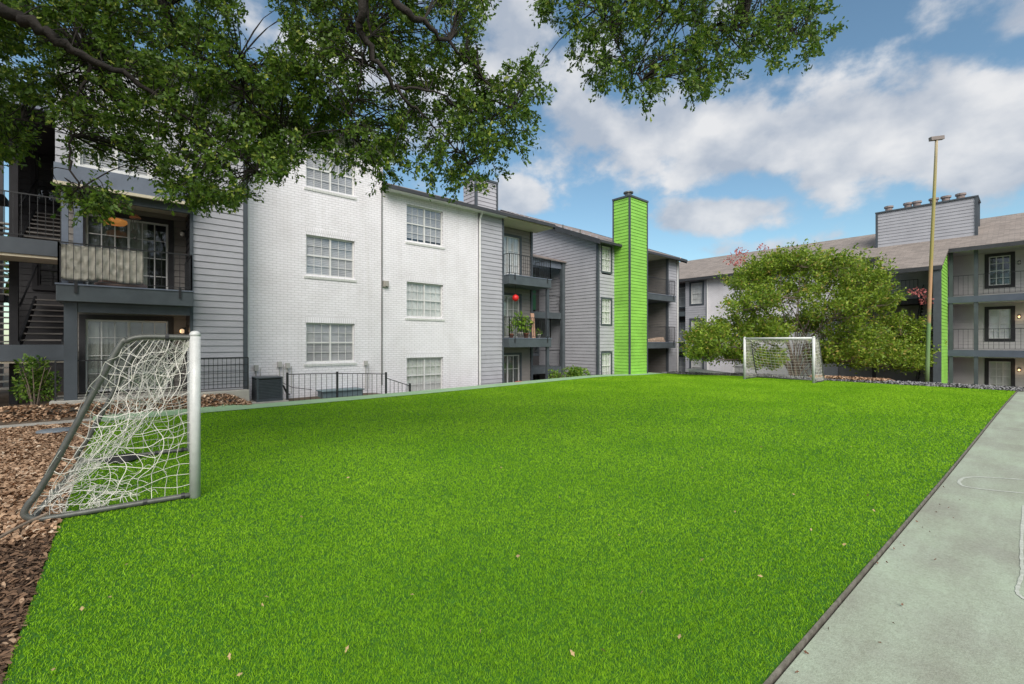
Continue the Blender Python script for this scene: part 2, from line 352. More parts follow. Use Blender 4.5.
# concrete court on the right with faint green paint, joints, chalk lines
def courtmat():
    m = mat('court_concrete', (.30, .325, .275), .85, .1, 1.1, .25, 90, col2=(.36, .43, .335)); t = m.node_tree; b = t.nodes['Principled BSDF']
    src = b.inputs['Base Color'].links[0].from_socket
    g = nd('ShaderNodeNewGeometry', t); n = nd('ShaderNodeTexNoise', t); n.inputs['Scale'].default_value = 45; n.inputs['Detail'].default_value = 8; n.inputs['Roughness'].default_value = .75
    t.links.new(g.outputs['Position'], n.inputs[0])
    r = nd('ShaderNodeValToRGB', t); t.links.new(n.outputs[0], r.inputs[0]); r.color_ramp.elements[0].position = .3; r.color_ramp.elements[0].color = (.72, .7, .68, 1)
    r.color_ramp.elements[1].position = .6; r.color_ramp.elements[1].color = (1.02, 1.02, 1.02, 1)
    mp = nd('ShaderNodeMapping', t); t.links.new(g.outputs['Position'], mp.inputs[0]); mp.inputs['Scale'].default_value = (.45, 2.2, 1); mp.inputs['Rotation'].default_value = (0, 0, .5)
    n2 = nd('ShaderNodeTexNoise', t); n2.inputs['Scale'].default_value = 1.2; n2.inputs['Detail'].default_value = 9; n2.inputs['Roughness'].default_value = .65; t.links.new(mp.outputs[0], n2.inputs[0])
    r2 = nd('ShaderNodeValToRGB', t); t.links.new(n2.outputs[0], r2.inputs[0]); r2.color_ramp.elements[0].position = .34; r2.color_ramp.elements[0].color = (.86, .82, .8, 1)
    r2.color_ramp.elements[1].position = .66; r2.color_ramp.elements[1].color = (1.08, 1.1, 1.07, 1)
    for q in (r, r2):
        mm = nd('ShaderNodeMix', t, data_type='RGBA', blend_type='MULTIPLY'); mm.inputs[0].default_value = 1
        t.links.new(src, mm.inputs[6]); t.links.new(q.outputs[0], mm.inputs[7]); src = mm.outputs[2]
    t.links.new(src, b.inputs['Base Color']); return m
M['court'] = courtmat()
joints = [-6.0, 13.9, 25.3]
court = None
for i in range(len(joints)-1):
    a, b_ = joints[i]+.006, joints[i+1]-.006
    o = sheet('concrete_court', lambda x: -9.0, lambda x: yr(x)-.035, a, b_, 30, 12, -.012, M['court'])
    if court is None: court = tag(o, kind='structure')
    else: o.parent = court; o.name = 'slab'
M['joint'] = mat('joint_dark', (.12, .105, .085), .9)
mb = MB()
for x in joints[1:-1]:
    mb.add([(x-.012, -9, zg(x, -9)-.020), (x+.012, -9, zg(x, -9)-.020), (x+.012, yr(x)-.04, zg(x, 0)-.020), (x-.012, yr(x)-.04, zg(x, 0)-.020)], [(0, 1, 2, 3)])
obj('joint', mb, M['joint'], court)
M['chalk'] = mat('worn_white_chalk', (.33, .36, .31), .9, .12, 16, col2=(.50, .52, .47))
def ribbon(pts, w, dz):
    m = MB(); vs = []; pts = [np.array(p) for p in pts]
    for i, p in enumerate(pts):
        d = pts[min(i+1, len(pts)-1)]-pts[max(0, i-1)]; d /= np.linalg.norm(d); nrm = np.array([-d[1], d[0]])*w*(1+.25*math.sin(i*1.9))/2
        for s in (-1, 1):
            q = p+s*nrm; vs.append((q[0], q[1], float(zg(q[0], q[1]))+dz))
    m.add(vs, [(2*i, 2*i+1, 2*i+3, 2*i+2) for i in range(len(pts)-1)]); return m
def gp(px, py):                     # photo point on the ground
    t = 450*CAMH/(py-342); return at(px, py, t)[:2]
def smooth(pts, k=6):
    out = []; p = [pts[0]]+list(pts)+[pts[-1]]; p = [np.array(q, float) for q in p]
    for i in range(1, len(p)-2):
        for j in range(k):
            t = j/k; out.append(.5*((2*p[i])+(-p[i-1]+p[i+1])*t+(2*p[i-1]-5*p[i]+4*p[i+1]-p[i+2])*t*t+(-p[i-1]+3*p[i]-3*p[i+1]+p[i+2])*t**3))
    out.append(p[-2]); return out
obj('painted_line', ribbon(smooth([gp(*q) for q in [(1060, 484), (1024, 480), (973, 477), (959, 480.5), (964, 486), (993, 490), (1024, 493), (1060, 497)]]), .035, -.008), M['chalk'], court)
obj('painted_line', ribbon(smooth([gp(*q) for q in [(1023, 505), (1021, 537), (1021, 560), (1021.5, 572), (1017, 586), (1017.5, 592.5), (1027, 599), (1045, 606)]]), .022, -.008), M['chalk'], court)
# timber edging between turf and court
mb = MB(); xs = np.linspace(XL, 24.3, 40)
for a, b_ in zip(xs[:-1], xs[1:]):
    za, zb = float(zg(a, .8)), float(zg(b_, .8)); ya, yb = yr(a), yr(b_)
    mb.hexa([(a, ya-.020, za-.05), (b_, yb-.020, zb-.05), (b_, yb-.004, zb-.05), (a, ya-.004, za-.05), (a, ya-.020, za+.006), (b_, yb-.020, zb+.006), (b_, yb-.004, zb+.006), (a, ya-.004, za+.006)])
M['edging'] = mat('edging', (.09, .082, .065), .9, .3, 14, col2=(.22, .20, .17))
tag(obj('edging', mb, M['edging']), kind='structure')
# light green painted path behind the turf, bare concrete further left
M['path'] = mat('green_path', (.27, .42, .25), .85, .08, 2.0, .15, 70)
tag(sheet('path', lambda x: YB+.01, lambda x: 15.22, -.55, 24.2, 60, 4, .012, M['path']), kind='structure')
tag(sheet('walkway', lambda x: YB+.25, lambda x: 15.05, -14, -.56, 30, 3, .012, M['concrete']), kind='structure')

# ------------------------------------------------------------------ wall, siding, window builders on a local wall frame
class Fr:                           # wall frame: u along wall, n outward
    def __init__(s, o, u, n): s.o = np.array(o, float); s.u = np.array(u, float); s.n = np.array(n, float)
    def p(s, u, z, n=0): q = s.o+s.u*u+s.n*n; return (q[0], q[1], q[2]+z)
    def box(s, mb, u0, u1, z0, z1, n0, n1):
        c = [s.p(u0, z0, n1), s.p(u1, z0, n1), s.p(u1, z0, n0), s.p(u0, z0, n0), s.p(u0, z1, n1), s.p(u1, z1, n1), s.p(u1, z1, n0), s.p(u0, z1, n0)]
        mb.hexa(c)
def FY(y): return Fr((0, y, 0), (1, 0, 0), (0, -1, 0))       # faces -Y, u = X
def FX(x): return Fr((x, 0, 0), (0, 1, 0), (-1, 0, 0))       # faces -X, u = Y
def wall_boxes(fr, mb, u0, u1, z0, z1, ops=(), th=.2):
    us = sorted({u0, u1, *[min(max(v, u0), u1) for o in ops for v in o[:2]]}); zs = sorted({z0, z1, *[min(max(v, z0), z1) for o in ops for v in o[2:4]]})
    for a, b_ in zip(us[:-1], us[1:]):
        run = None
        for c, d in zip(zs[:-1], zs[1:]):
            mu, mz = (a+b_)/2, (c+d)/2
            hole = any(o[0] < mu < o[1] and o[2] < mz < o[3] for o in ops)
            if hole:
                if run: fr.box(mb, a, b_, run[0], run[1], -th, 0); run = None
            else: run = (run[0], d) if run else (c, d)
        if run: fr.box(mb, a, b_, run[0], run[1], -th, 0)
def siding(fr, mb, u0, u1, z0, z1, ops=(), top=None, h=.19, lip=.026, th=.05):
    k = 0; z = z0
    while z < z1-.01:
        zt = min(z+h, z1); iv = [(u0, u1)]
        if top:
            us = np.linspace(u0, u1, 160); ok = [u for u in us if top(u) > z]
            if not ok: break
            iv = [(min(ok), max(ok))]
        for o in ops:
            if o[2] < zt-.01 and o[3] > z+.01:
                nv = []
                for (a, b_) in iv:
                    if o[0] > a: nv.append((a, min(b_, o[0])))
                    if o[1] < b_: nv.append((max(a, o[1]), b_))
                iv = [q for q in nv if q[1]-q[0] > .005]
        for (a, b_) in iv:
            e = .012
            fr.box(mb, a, b_, z-.004, z+e+.01, -th, -.018)
            mb.hexa([fr.p(a, z+e, lip), fr.p(b_, z+e, lip), fr.p(b_, z+e, -th), fr.p(a, z+e, -th), fr.p(a, zt+.004, .004), fr.p(b_, zt+.004, .004), fr.p(b_, zt+.004, -th), fr.p(a, zt+.004, -th)])
        z += h
def window(root, fr, u0, u1, z0, z1, units=2, cols=3, rows=2, blind='blind', n0=-.09, trimw=0, trimm='trim', sill=True, split=True, fw=.05, drop=1.0, fm='frame', name='window', mun=.009, label=None):
    """hung window set into the wall: frame with muntins, pane, blind behind, sill / trim"""
    mb = MB()
    for (a, b_, c, d) in ((u0, u1, z1-fw, z1), (u0, u1, z0, z0+fw)): fr.box(mb, a, b_, c, d, n0-.06, n0)
    for (a, b_) in ((u0, u0+fw), (u1-fw, u1)): fr.box(mb, a, b_, z0+fw, z1-fw, n0-.06, n0)
    w = (u1-u0)/units; zm = (z0+z1)/2
    for i in range(units):
        a, b_ = u0+i*w, u0+(i+1)*w
        if i: fr.box(mb, a-fw*.6, a+fw*.6, z0+fw, z1-fw, n0-.06, n0+.004)
        ia, ib = a+fw*.8, b_-fw*.8
        if split: fr.box(mb, ia, ib, zm-.024, zm+.024, n0-.05, n0-.005)
        for j in range(1, cols):
            c = ia+(ib-ia)*j/cols; fr.box(mb, c-mun, c+mun, z0+fw, z1-fw, n0-.04, n0-.016)
        nr = rows*(2 if split else 1)
        for j in range(1, nr):
            if split and j == rows: continue
            c = z0+(z1-z0)*j/nr; fr.box(mb, ia, ib, c-mun*.8, c+mun*.8, n0-.041, n0-.018)
    w_ = obj(name, mb, M[fm], root, label=label)
    mb = MB(); fr.box(mb, u0+fw*.5, u1-fw*.5, z0+fw*.5, z1-fw*.5, n0-.032, n0-.028); obj('pane', mb, M['glass'], w_)
    if blind:
        mb = MB(); zb = z1-(z1-z0)*drop; nsl = max(4, int((z1-zb)/.06))
        if blind in ('blind_white', 'drape', 'dim'):    # pleated curtain
            np_ = int((u1-u0)/.09)
            for i in range(np_):
                a = u0+(u1-u0)*i/np_; b_ = u0+(u1-u0)*(i+1)/np_; o = .02 if i % 2 else 0
                fr.box(mb, a, b_, zb, z1, n0-.085-o, n0-.07-o)
        else:
            for i in range(nsl):
                c = zb+(z1-zb)*i/nsl; d = zb+(z1-zb)*(i+1)/nsl
                mb.add([fr.p(u0, c, n0-.050), fr.p(u1, c, n0-.050), fr.p(u1, d, n0-.068), fr.p(u0, d, n0-.068)], [(0, 1, 2, 3)])
        obj('blind', mb, M[blind], w_)
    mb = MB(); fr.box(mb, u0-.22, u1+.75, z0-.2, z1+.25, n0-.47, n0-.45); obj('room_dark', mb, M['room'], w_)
    if sill:
        mb = MB(); nb = int((u1-u0+.14)/.09)
        for i in range(nb):
            a = u0-.07+(u1-u0+.14)*i/nb; b_ = u0-.07+(u1-u0+.14)*(i+1)/nb-.008
            mb.hexa([fr.p(a, z0-.13, .03), fr.p(b_, z0-.13, .03), fr.p(b_, z0-.10, -.08), fr.p(a, z0-.10, -.08), fr.p(a, z0-.05, .045), fr.p(b_, z0-.05, .045), fr.p(b_, z0-.002, -.088), fr.p(a, z0-.002, -.088)])
        obj('sill', mb, M['white'], w_)
    if trimw:
        mb = MB(); t = trimw
        fr.box(mb, u0-t, u1+t, z1, z1+t, -.05, .045); fr.box(mb, u0-t, u1+t, z0-t, z0, -.05, .045)
        fr.box(mb, u0-t, u0, z0, z1, -.05, .043); fr.box(mb, u1, u1+t, z0, z1, -.05, .043)
        obj('trim', mb, M[trimm], w_)
    return w_
def rail(mb, p, q, h=1.0, sp=.14, r=.009, z0=.08, mids=(), post=True, sq=.018):
    p = np.array(p, float); q = np.array(q, float); d = q-p; ln = np.linalg.norm(d[:2]); up = np.array([0, 0, 1.])
    mb.tube([p+up*h, q+up*h], .02, 4); mb.tube([p+up*z0, q+up*z0], .014, 4)
    for m_ in mids: mb.tube([p+up*m_, q+up*m_], r, 4)
    n = max(1, int(round(ln/sp)))
    for i in range(n+1):
        c = p+d*i/n; big = i in (0, n) and post
        mb.tube([c+up*(0 if big else z0), c+up*h], .022 if big else r, 4)
def lamp(root, fr, u, z, lit):
    mb = MB(); fr.box(mb, u-.06, u+.06, z-.1, z+.12, .03, .05); fr.box(mb, u-.02, u+.02, z+.06, z+.1, .05, .14)
    b = obj('wall_lamp', mb, M['iron'], root)
    q = fr.p(u, z, .12); g = MB(); g.lathe(q, [(.02, -.07), (.05, -.05), (.055, .02), (.035, .05), (.015, .06)], 10)
    obj('lamp_shade', g, M['lamp_on'] if lit else M['lamp_off'], b, True)
    if lit:
        l = bpy.data.lights.new('lamp_light', 'POINT'); l.energy = 1.0; l.color = (1, .7, .42); l.shadow_soft_size = .06
        lo = bpy.data.objects.new('lamp_light', l); C.objects.link(lo); lo.parent = root
        lo.location = Vector(fr.p(u, z-.02, .26))-wloc(root)
M['lamp_on'] = mat('lamp_lit', (.9, .6, .3), .4, 0, emis=((1, .70, .42), .4)); M['lamp_off'] = mat('lamp_unlit', (.55, .52, .48), .3, 0)

def balcony(root, x0, x1, y0, y1, ztop, th=.38, label=None, rh=1.0, sp=.13, side=True, feet=True):
    mb = MB(); mb.box(x0, x1, y0, y1, ztop-th, ztop)
    b = obj('balcony', mb, M['deck'], root, label=label, bevel=.01)
    mb = MB(); mb.box(x0-.02, x1+.02, y0-.02, y1, ztop, ztop+.035); obj('deck_top', mb, M['trim_blue'], b)
    mb = MB(); z = ztop+.035
    rail(mb, (x0+.04, y0+.04, z), (x1-.04, y0+.04, z), rh, sp)
    if side: rail(mb, (x0+.04, y0+.04, z), (x0+.04, y1-.1, z), rh, sp); rail(mb, (x1-.04, y0+.04, z), (x1-.04, y1-.1, z), rh, sp)
    if feet:
        for x in (x0+.35, x1-.3): mb.box(x-.03, x+.03, y0-.03, y0-.021, ztop-.2, ztop+.12)
    obj('railing', mb, M['iron'], b)
    return b
def roof_slab(root, x0, x1, y0, z0, y1, z1, th=.08, m='shingle', fascia=True, name='roof'):
    """rises from eave (y0,z0) to ridge (y1,z1)"""
    mb = MB(); mb.hexa([(x0, y0, z0), (x1, y0, z0), (x1, y1, z1), (x0, y1, z1), (x0, y0, z0+th), (x1, y0, z0+th), (x1, y1, z1+th), (x0, y1, z1+th)])
    r = obj(name, mb, M[m], root)
    if fascia:
        mb = MB(); mb.box(x0, x1, y0-.07, y0-.003, z0-.07, z0+.07)
        s = (z1-z0)/(y1-y0)
        for x in (x0-.05, x1+.003):
            mb.hexa([(x, y0, z0-.16), (x+.047, y0, z0-.16), (x+.047, y1, z1-.16), (x, y1, z1-.16), (x, y0, z0+th+.03), (x+.047, y0, z0+th+.03), (x+.047, y1, z1+th+.03), (x, y1, z1+th+.03)])
        obj('fascia', mb, M['gutter'], r)
    return r
def downspout(root, x, y, z0, z1, m='white', w=.045):
    mb = MB(); mb.tube([(x, y-.30, z1+.14), (x, y-.22, z1+.02), (x, y-.09, z1-.14), (x, y-.07, z1-.3), (x, y-.07, z0+.1), (x, y-.16, z0)], w, 6)
    obj('downspout', mb, M[m], root)

F = 16.65
# ------------------------------------------------------------------ building A: grey block with stair and tall white brick block
A = thing('apartment_building', (1, 18, 0), 'tallest apartment block at far left, grey siding balconies beside tall white brick', 'apartment building')
fr = FY(F)
Lw = [(4.86, 6.59, 1.14, 2.55), (4.86, 6.59, 4.24, 5.65), (4.86, 6.59, 7.34, 8.75)]
mb = MB(); wall_boxes(fr, mb, 2.9, 7.71, -.6, 9.43, Lw); obj('wall', mb, M['brick_x'], A, label='tall white painted brick wall')
mb = MB(); mb.box(7.51, 7.71, F+.2, 24, 7, 9.3); obj('wall', mb, M['brick_y'], A)
for i, (a, b_, c, d) in enumerate(Lw):
    window(A, fr, a, b_, c, d, 2, 3, 2, 'blind' if i else 'blind', drop=1.0)
    mb = MB(); fr.box(mb, a-.04, b_+.04, d+.003, d+.235, -.1, .006); obj('brick_header', mb, M['soldier'], A)
roof_slab(A, 2.9, 7.95, F-.35, 9.3, 22.5, 11.7)
downspout(A, 3.06, F, 0, 9.1)
mb = MB(); mb.box(2.80, 2.92, 15.86, 15.98, .3, 9.2); obj('corner_trim', mb, M['trim'], A)
mb = MB(); mb.tube([(7.66, F-.03, 7.9), (7.66, F-.03, .2)], .022, 5); obj('conduit', mb, M['metal_grey'], A)
mb = MB(); fr.box(mb, 7.70, 7.92, 4.03, 4.27, .003, .10); fr.box(mb, 7.76, 7.86, 4.06, 4.20, .10, .15); obj('vent_box', mb, mat('vent_metal', (.35, .33, .30), .5), A)
# grey siding front
fs = FY(15.9)
mb = MB(); siding(fs, mb, 1.50, 2.80, .42, 9.3)
obj('wall', mb, M['siding'], A, label='grey lap siding panel beside the white brick')
mb = MB(); mb.box(1.5, 2.85, 15.96, 16.1, .0, 9.3); mb.box(1.5, 1.6, 16.1, 17.3, .0, 9.3); obj('wall_core', mb, M['siding_deep_shade'], A)
fsi = FX(1.5); mb = MB(); siding(fsi, mb, 15.97, 17.25, .45, 9.3); obj('wall', mb, M['siding_deep_shade'], A)
mb = MB(); mb.box(1.46, 1.54, 15.83, 15.92, .4, 9.3); obj('corner_trim', mb, M['trim'], A)
fb = FY(17.2); D2 = (-.78, 1.05, 3.31, 5.45); D1 = (-.78, 1.05, .47, 2.5)
mb = MB(); siding(fb, mb, -1.2, 1.5, .45, 5.9, [D1, D2]); obj('wall', mb, M['siding_recess_shade'], A)
mb = MB(); mb.box(-1.25, 1.55, 18.1, 18.2, 0, 9); obj('wall_core', mb, M['room'], A)
for (a, b_, c, d), bl in ((D1, 'drape'), (D2, 'dim')):
    w_ = window(A, fb, a, (a+b_)/2+.02, c, d, 1, 3, 4, bl, -.02, sill=False, split=False, name='sliding_door', mun=.012)
    w_ = window(A, fb, (a+b_)/2-.02, b_, c, d, 1, 3, 4, bl if bl == 'blind_white' else 'drape' if c < 1 else None, -.06, sill=False, split=False, name='sliding_door', mun=.012)
    mb = MB(); t = .13
    fb.box(mb, a-t, b_+t, d, d+t, -.05, .05); fb.box(mb, a-t, a, c, d, -.05, .048); fb.box(mb, b_, b_+t, c, d, -.05, .048); obj('door_trim', mb, M['dark'], A)
mb = MB()
for i in range(5): fb.box(mb, .16+i*.08, .24+i*.08, 3.33, 5.42, -.16-.02*(i % 2), -.14-.02*(i % 2))
obj('curtain', mb, M['drape'], A, label='half drawn grey green curtain')
bal2 = balcony(A, -1.22, 1.50, 15.42, 17.15, 3.27, .40, label='second floor balcony with beige fabric screen tied to its railing', feet=True)
# balcony ceiling and beam, third floor bay
mb = MB(); mb.box(-1.25, 1.5, 15.5, 17.2, 5.74, 5.80); obj('soffit', mb, M['soffit'], A)
mb = MB(); mb.box(-1.26, 1.52, 15.42, 15.50, 5.78, 6.22); obj('fascia', mb, M['trim_blue'], A)
mb = MB(); mb.box(-1.27, 1.53, 15.40, 15.50, 5.70, 5.776); obj('cream_trim', mb, M['soffit'], A)
mb = MB(); mb.box(-.75, 1.44, 15.64, 15.74, 5.52, 5.735); obj('beam', mb, M['trim'], A); mb = MB(); mb.box(-.85, 1.44, 15.64, 15.74, 2.62, 2.865); obj('beam', mb, M['trim'], A)
mb = MB(); mb.box(-1.14, -1.02, 15.6, 15.72, 3.31, 5.735); obj('post', mb, M['trim_blue'], A); mb = MB(); mb.box(-.93, -.76, 15.62, 15.76, 3.31, 5.73); obj('post', mb, M['trim_blue'], A); mb = MB(); mb.box(-1.10, -.86, 15.62, 15.76, .1, 2.86); obj('post', mb, M['trim'], A)
f3 = FY(15.52); W3 = (-.80, .55, 6.28, 7.75)
mb = MB(); siding(f3, mb, -1.24, 1.5, 6.22, 9.2, [W3]); mb.box(-1.24, -1.1, 15.58, 18, 6.22, 9.2); obj('wall', mb, M['siding'], A)
window(A, f3, *W3, 2, 2, 2, 'blind', -.03, sill=False, trimw=.08, trimm='white')
roof_slab(A, -1.5, 2.9, 15.2, 9.3, 22.5, 12.2)
lamp(A, FX(1.46), 16.6, 2.2, True); lamp(A, FX(1.46), 16.6, 5.1, False)
mb = MB(); mb.box(-1.35, 2.92, 15.57, 17.3, .0, .42); obj('patio_slab', mb, M['concrete'], A, bevel=.02)
# open stair, half landings
mb = MB(); mb.box(-9, -1.12, 16.3, 17.4, 4.05, 4.44); mb.box(-9, -1.12, 16.3, 17.4, 1.40, 1.80); obj('landing', mb, M['trim'], A)
mb = MB(); mb.box(-9, -1.12, 16.34, 17.4, 3.98, 4.046); mb.box(-9, -1.12, 16.34, 17.4, 1.35, 1.397); obj('soffit', mb, M['soffit'], A)
mb = MB(); rail(mb, (-9, 16.36, 4.45), (-1.2, 16.36, 4.45), 1.1, .14); obj('railing', mb, M['iron'], A)
for (zs, zt, x0, x1, dirn) in ((4.5, 6.0, -2.05, -1.28, 1), (1.85, 3.3, -2.05, -1.28, 1), (.3, 1.75, -4.6, -3.3, 1), (3.4, 4.45, -4.6, -3.3, -1), (6.3, 4.6, -4.6, -3.3, 1)):
    n = max(6, int(abs(zt-zs)/.18)); mt = MB(); ms = MB()
    for i in range(n):
        t = (i+.5)/n; y = 17.4+3.0*t if dirn > 0 else 20.4-3.0*t; z = zs+(zt-zs)*t
        mt.box(x0, x1, y, y+.28, z-.04, z)
    ya, yb = (17.4, 20.5) if dirn > 0 else (20.5, 17.4)
    for x in (x0-.05, x1): ms.hexa([(x, ya, zs-.28), (x+.05, ya, zs-.28), (x+.05, yb, zt-.28), (x, yb, zt-.28), (x, ya, zs+.02), (x+.05, ya, zs+.02), (x+.05, yb, zt+.02), (x, yb, zt+.02)])
    ms.tube([(x0, ya, zs+.95), (x0, yb, zt+.95)], .025, 4)
    st = obj('stairs', mt, M['tread'], A); obj('stringer', ms, M['iron'], st)
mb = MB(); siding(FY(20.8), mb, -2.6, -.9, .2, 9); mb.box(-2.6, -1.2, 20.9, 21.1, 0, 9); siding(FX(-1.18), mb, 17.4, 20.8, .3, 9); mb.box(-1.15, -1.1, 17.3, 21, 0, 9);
obj('wall', mb, M['siding_deep_shade'], A, label='shaded siding wall inside the stairwell')
window(A, FY(20.72), -2.05, -1.40, 3.65, 4.75, 1, 2, 2, 'dim', -.01, sill=False, trimw=.12, trimm='dark', fm='dark')
window(A, FY(20.72), -2.1, -1.40, 6.4, 8.5, 1, 2, 3, 'dim', -.01, sill=False, trimw=.1, trimm='dark', name='door', fm='siding_deep_shade')
mb = MB()
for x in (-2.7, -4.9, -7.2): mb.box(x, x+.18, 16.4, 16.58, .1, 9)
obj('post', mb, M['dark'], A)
mb = MB(); mb.box(-14, -3.3, 24.5, 24.7, 0, 9.5); obj('wall', mb, M['siding_deep_shade'], A); mb = MB(); mb.box(-2.24, -2.08, 17.42, 17.56, .1, 8); obj('post', mb, M['dark'], A)
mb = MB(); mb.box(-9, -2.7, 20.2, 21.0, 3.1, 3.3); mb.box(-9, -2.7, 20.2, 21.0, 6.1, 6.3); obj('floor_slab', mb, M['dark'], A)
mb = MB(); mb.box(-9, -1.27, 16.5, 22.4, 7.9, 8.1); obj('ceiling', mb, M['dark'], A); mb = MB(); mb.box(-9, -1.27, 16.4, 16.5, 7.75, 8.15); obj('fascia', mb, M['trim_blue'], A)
for z0_, z1_ in ((.3, 3.3), (3.3, 6.3)):
    mt = MB()
    for i in range(14): t = (i+.5)/14; mt.box(-3.6, -2.55, 21.2+3.2*t, 21.45+3.2*t, z0_+(z1_-z0_)*t-.05, z0_+(z1_-z0_)*t)
    obj('stairs', mt, M['concrete'], A)
# pipes at the brick foot
mpipe = mat('pipe_grey', (.45, .44, .42), .5)
for x, z in ((3.3, .95), (4.0, 1.05), (4.25, 1.0), (7.0, 1.0)):
    mb = MB(); mb.tube([(x, F-.05, z), (x, F-.05, .1)], .018, 6); mb.box(x-.06, x+.06, F-.11, F-.004, z-.02, z+.16)
    mb.tube([(x+.12, F-.05, z+.05), (x+.12, F-.05, .1)], .012, 6)
    obj('utility_pipe', mb, mpipe, A)

# ------------------------------------------------------------------ building B: lower white brick, siding, balcony stack
B = thing('apartment_building', (12, 18, -1.2), 'lower white brick and grey siding apartment block with potted plants on its balcony', 'apartment building')
Rw = [(8.74, 10.47, -.25, 1.22), (8.74, 10.47, 2.90, 4.33), (8.74, 10.47, 6.0, 7.50)]
mb = MB(); wall_boxes(fr, mb, 7.715, 12.34, -2, 8.03, Rw); obj('wall', mb, M['brick_x'], B, label='lower white painted brick wall')
for i, (a, b_, c, d) in enumerate(Rw):
    window(B, fr, a, b_, c, d, 2, 3, 2, 'blind_white' if i < 2 else 'blind', drop=(1, 1, .9)[i])
    if i < 2: mb = MB(); fr.box(mb, a-.04, b_+.04, d+.003, d+.235, -.1, .006); obj('brick_header', mb, M['soldier'], B)
downspout(B, 12.4, F, -1.2, 7.7)
mb = MB(); siding(fr, mb, 12.42, 13.78, -1.4, 7.85); mb.box(12.3, 13.8, F+.05, F+.2, -1.4, 8.03); obj('wall', mb, M['siding'], B, label='grey siding panel')
mb = MB(); mb.box(13.76, 13.86, F-.04, F+.06, -1.4, 7.8); obj('corner_trim', mb, M['trim'], B)
fq = FY(17.6); DB = [(14.15, 15.75, fl+.04, fl+2.2) for fl in (5.1, 2.07, -1.0)]
mb = MB(); siding(fq, mb, 13.8, 16.55, -1.2, 7.85, DB); siding(FX(13.84), mb, F+.06, 17.6, -1.2, 7.85); obj('wall', mb, M['siding_recess_shade'], B)
for i, q in enumerate(DB):
    window(B, fq, *q, 2, 2, 3, ('blind_white', 'drape', 'dim')[i], -.02, sill=False, split=False, name='sliding_door', trimw=.12, mun=.012)
mb = MB(); mb.box(16.5, 16.62, 17.5, 17.62, -1.2, 7.8); obj('corner_trim', mb, M['trim'], B)
mb = MB(); siding(Fr((16.58, 0, 0), (0, 1, 0), (1, 0, 0)), mb, 17.6, 22, -1.2, 7.8); obj('wall', mb, M['siding'], B)
for fl, lb in ((5.1, 'top floor balcony, bare'), (2.07, 'second floor balcony crowded with potted plants')):
    balcony(B, 13.86, 16.72, 16.22, 17.5, fl-.035, .42, label=lb)
mb = MB(); mb.box(16.5, 16.64, 16.3, 16.44, -1.4, 4.6); obj('post', mb, M['trim'], B)
mb = MB(); mb.box(13.86, 16.8, 16.1, 17.6, -1.3, -1.05); obj('patio_slab', mb, M['concrete'], B)
roof_slab(B, 7.715, 16.95, F-.45, 7.86, 22.3, 10.2)
mb = MB(); mb.box(13.8, 16.9, F-.38, 17.6, 7.76, 7.82); obj('soffit', mb, M['soffit'], B); mb = MB(); mb.box(7.72, 13.8, F-.44, F-.003, 7.80, 7.83); obj('soffit', mb, M['white'], B)
fcx = FY(17.4)
mb = MB(); siding(fcx, mb, 12.75, 14.05, 8.1, 9.7); siding(FX(12.76), mb, 17.42, 18.4, 8.1, 9.7); mb.box(12.78, 14.03, 17.42, 18.4, 8.1, 9.7)
ch = obj('chimney', mb, M['siding'], B, label='grey siding chimney box on the roof')
mb = MB(); mb.box(12.72, 12.84, 17.35, 17.45, 8.1, 9.75); mb.box(14.0, 14.1, 17.35, 18.42, 8.1, 9.75); mb.box(12.72, 14.1, 17.34, 18.45, 9.7, 9.8); obj('corner_trim', mb, M['trim'], ch)
# link structure between B and C
K = thing('stair_block', (18, 19.5, -1.2), 'shaded open stair block with slate posts between the white brick block and grey gable', 'stair block')
mb = MB(); mb.box(16.7, 20.1, 18.5, 18.62, 6.25, 6.62); obj('beam', mb, M['trim_blue'], K)
mb = MB(); mb.box(19.92, 20.14, 18.4, 18.6, -1.4, 6.62); mb.box(16.7, 16.82, 18.5, 18.62, -1.4, 6.3); obj('post', mb, M['deck'], K)
mb = MB(); mb.hexa([(16.66, 18.3, 6.62), (20.15, 18.3, 6.62), (20.15, 21.5, 7.6), (16.66, 21.5, 7.6), (16.66, 18.3, 6.70), (20.15, 18.3, 6.70), (20.15, 21.5, 7.68), (16.66, 21.5, 7.68)]); obj('roof', mb, M['shingle'], K)
KD = [(19.3, 19.75, 3.9, 6.2), (19.1, 20.0, 1.1, 2.9), (19.1, 20.0, -1.1, -.05), (17.4, 18.4, 4.3, 5.8)]
mb = MB(); siding(FY(20.6), mb, 16.6, 20.1, -1.2, 6.6, KD); mb.box(16.6, 20.1, 21.0, 21.1, -1.2, 6.6); obj('wall', mb, M['siding_deep_shade'], K)
for i, q in enumerate(KD): window(K, FY(20.6), *q, 1, 2, 2, None, -.02, sill=False, trimw=.1, name='door' if i < 3 else 'window', label='dark green door' if i == 0 else None, fm='green_door' if i == 0 else 'trim') if i else obj('door', (lambda m_: (FY(20.55).box(m_, *q, -.02, .03), m_)[1])(MB()), mat('green_door', (.02, .09, .045), .4), K)
for z_ in (3.25, .04):
    mb = MB(); mb.box(16.7, 20.05, 18.5, 20.6, z_, z_+.36); obj('landing', mb, M['deck'], K)
mb = MB(); rail(mb, (16.8, 18.6, 3.62), (19.9, 18.6, 3.62), 1.0, .6, .006, z0=.95); rail(mb, (16.8, 18.6, .4), (19.9, 18.6, .4), 1.0, .6, .006, z0=.95); obj('railing', mb, M['iron'], K)

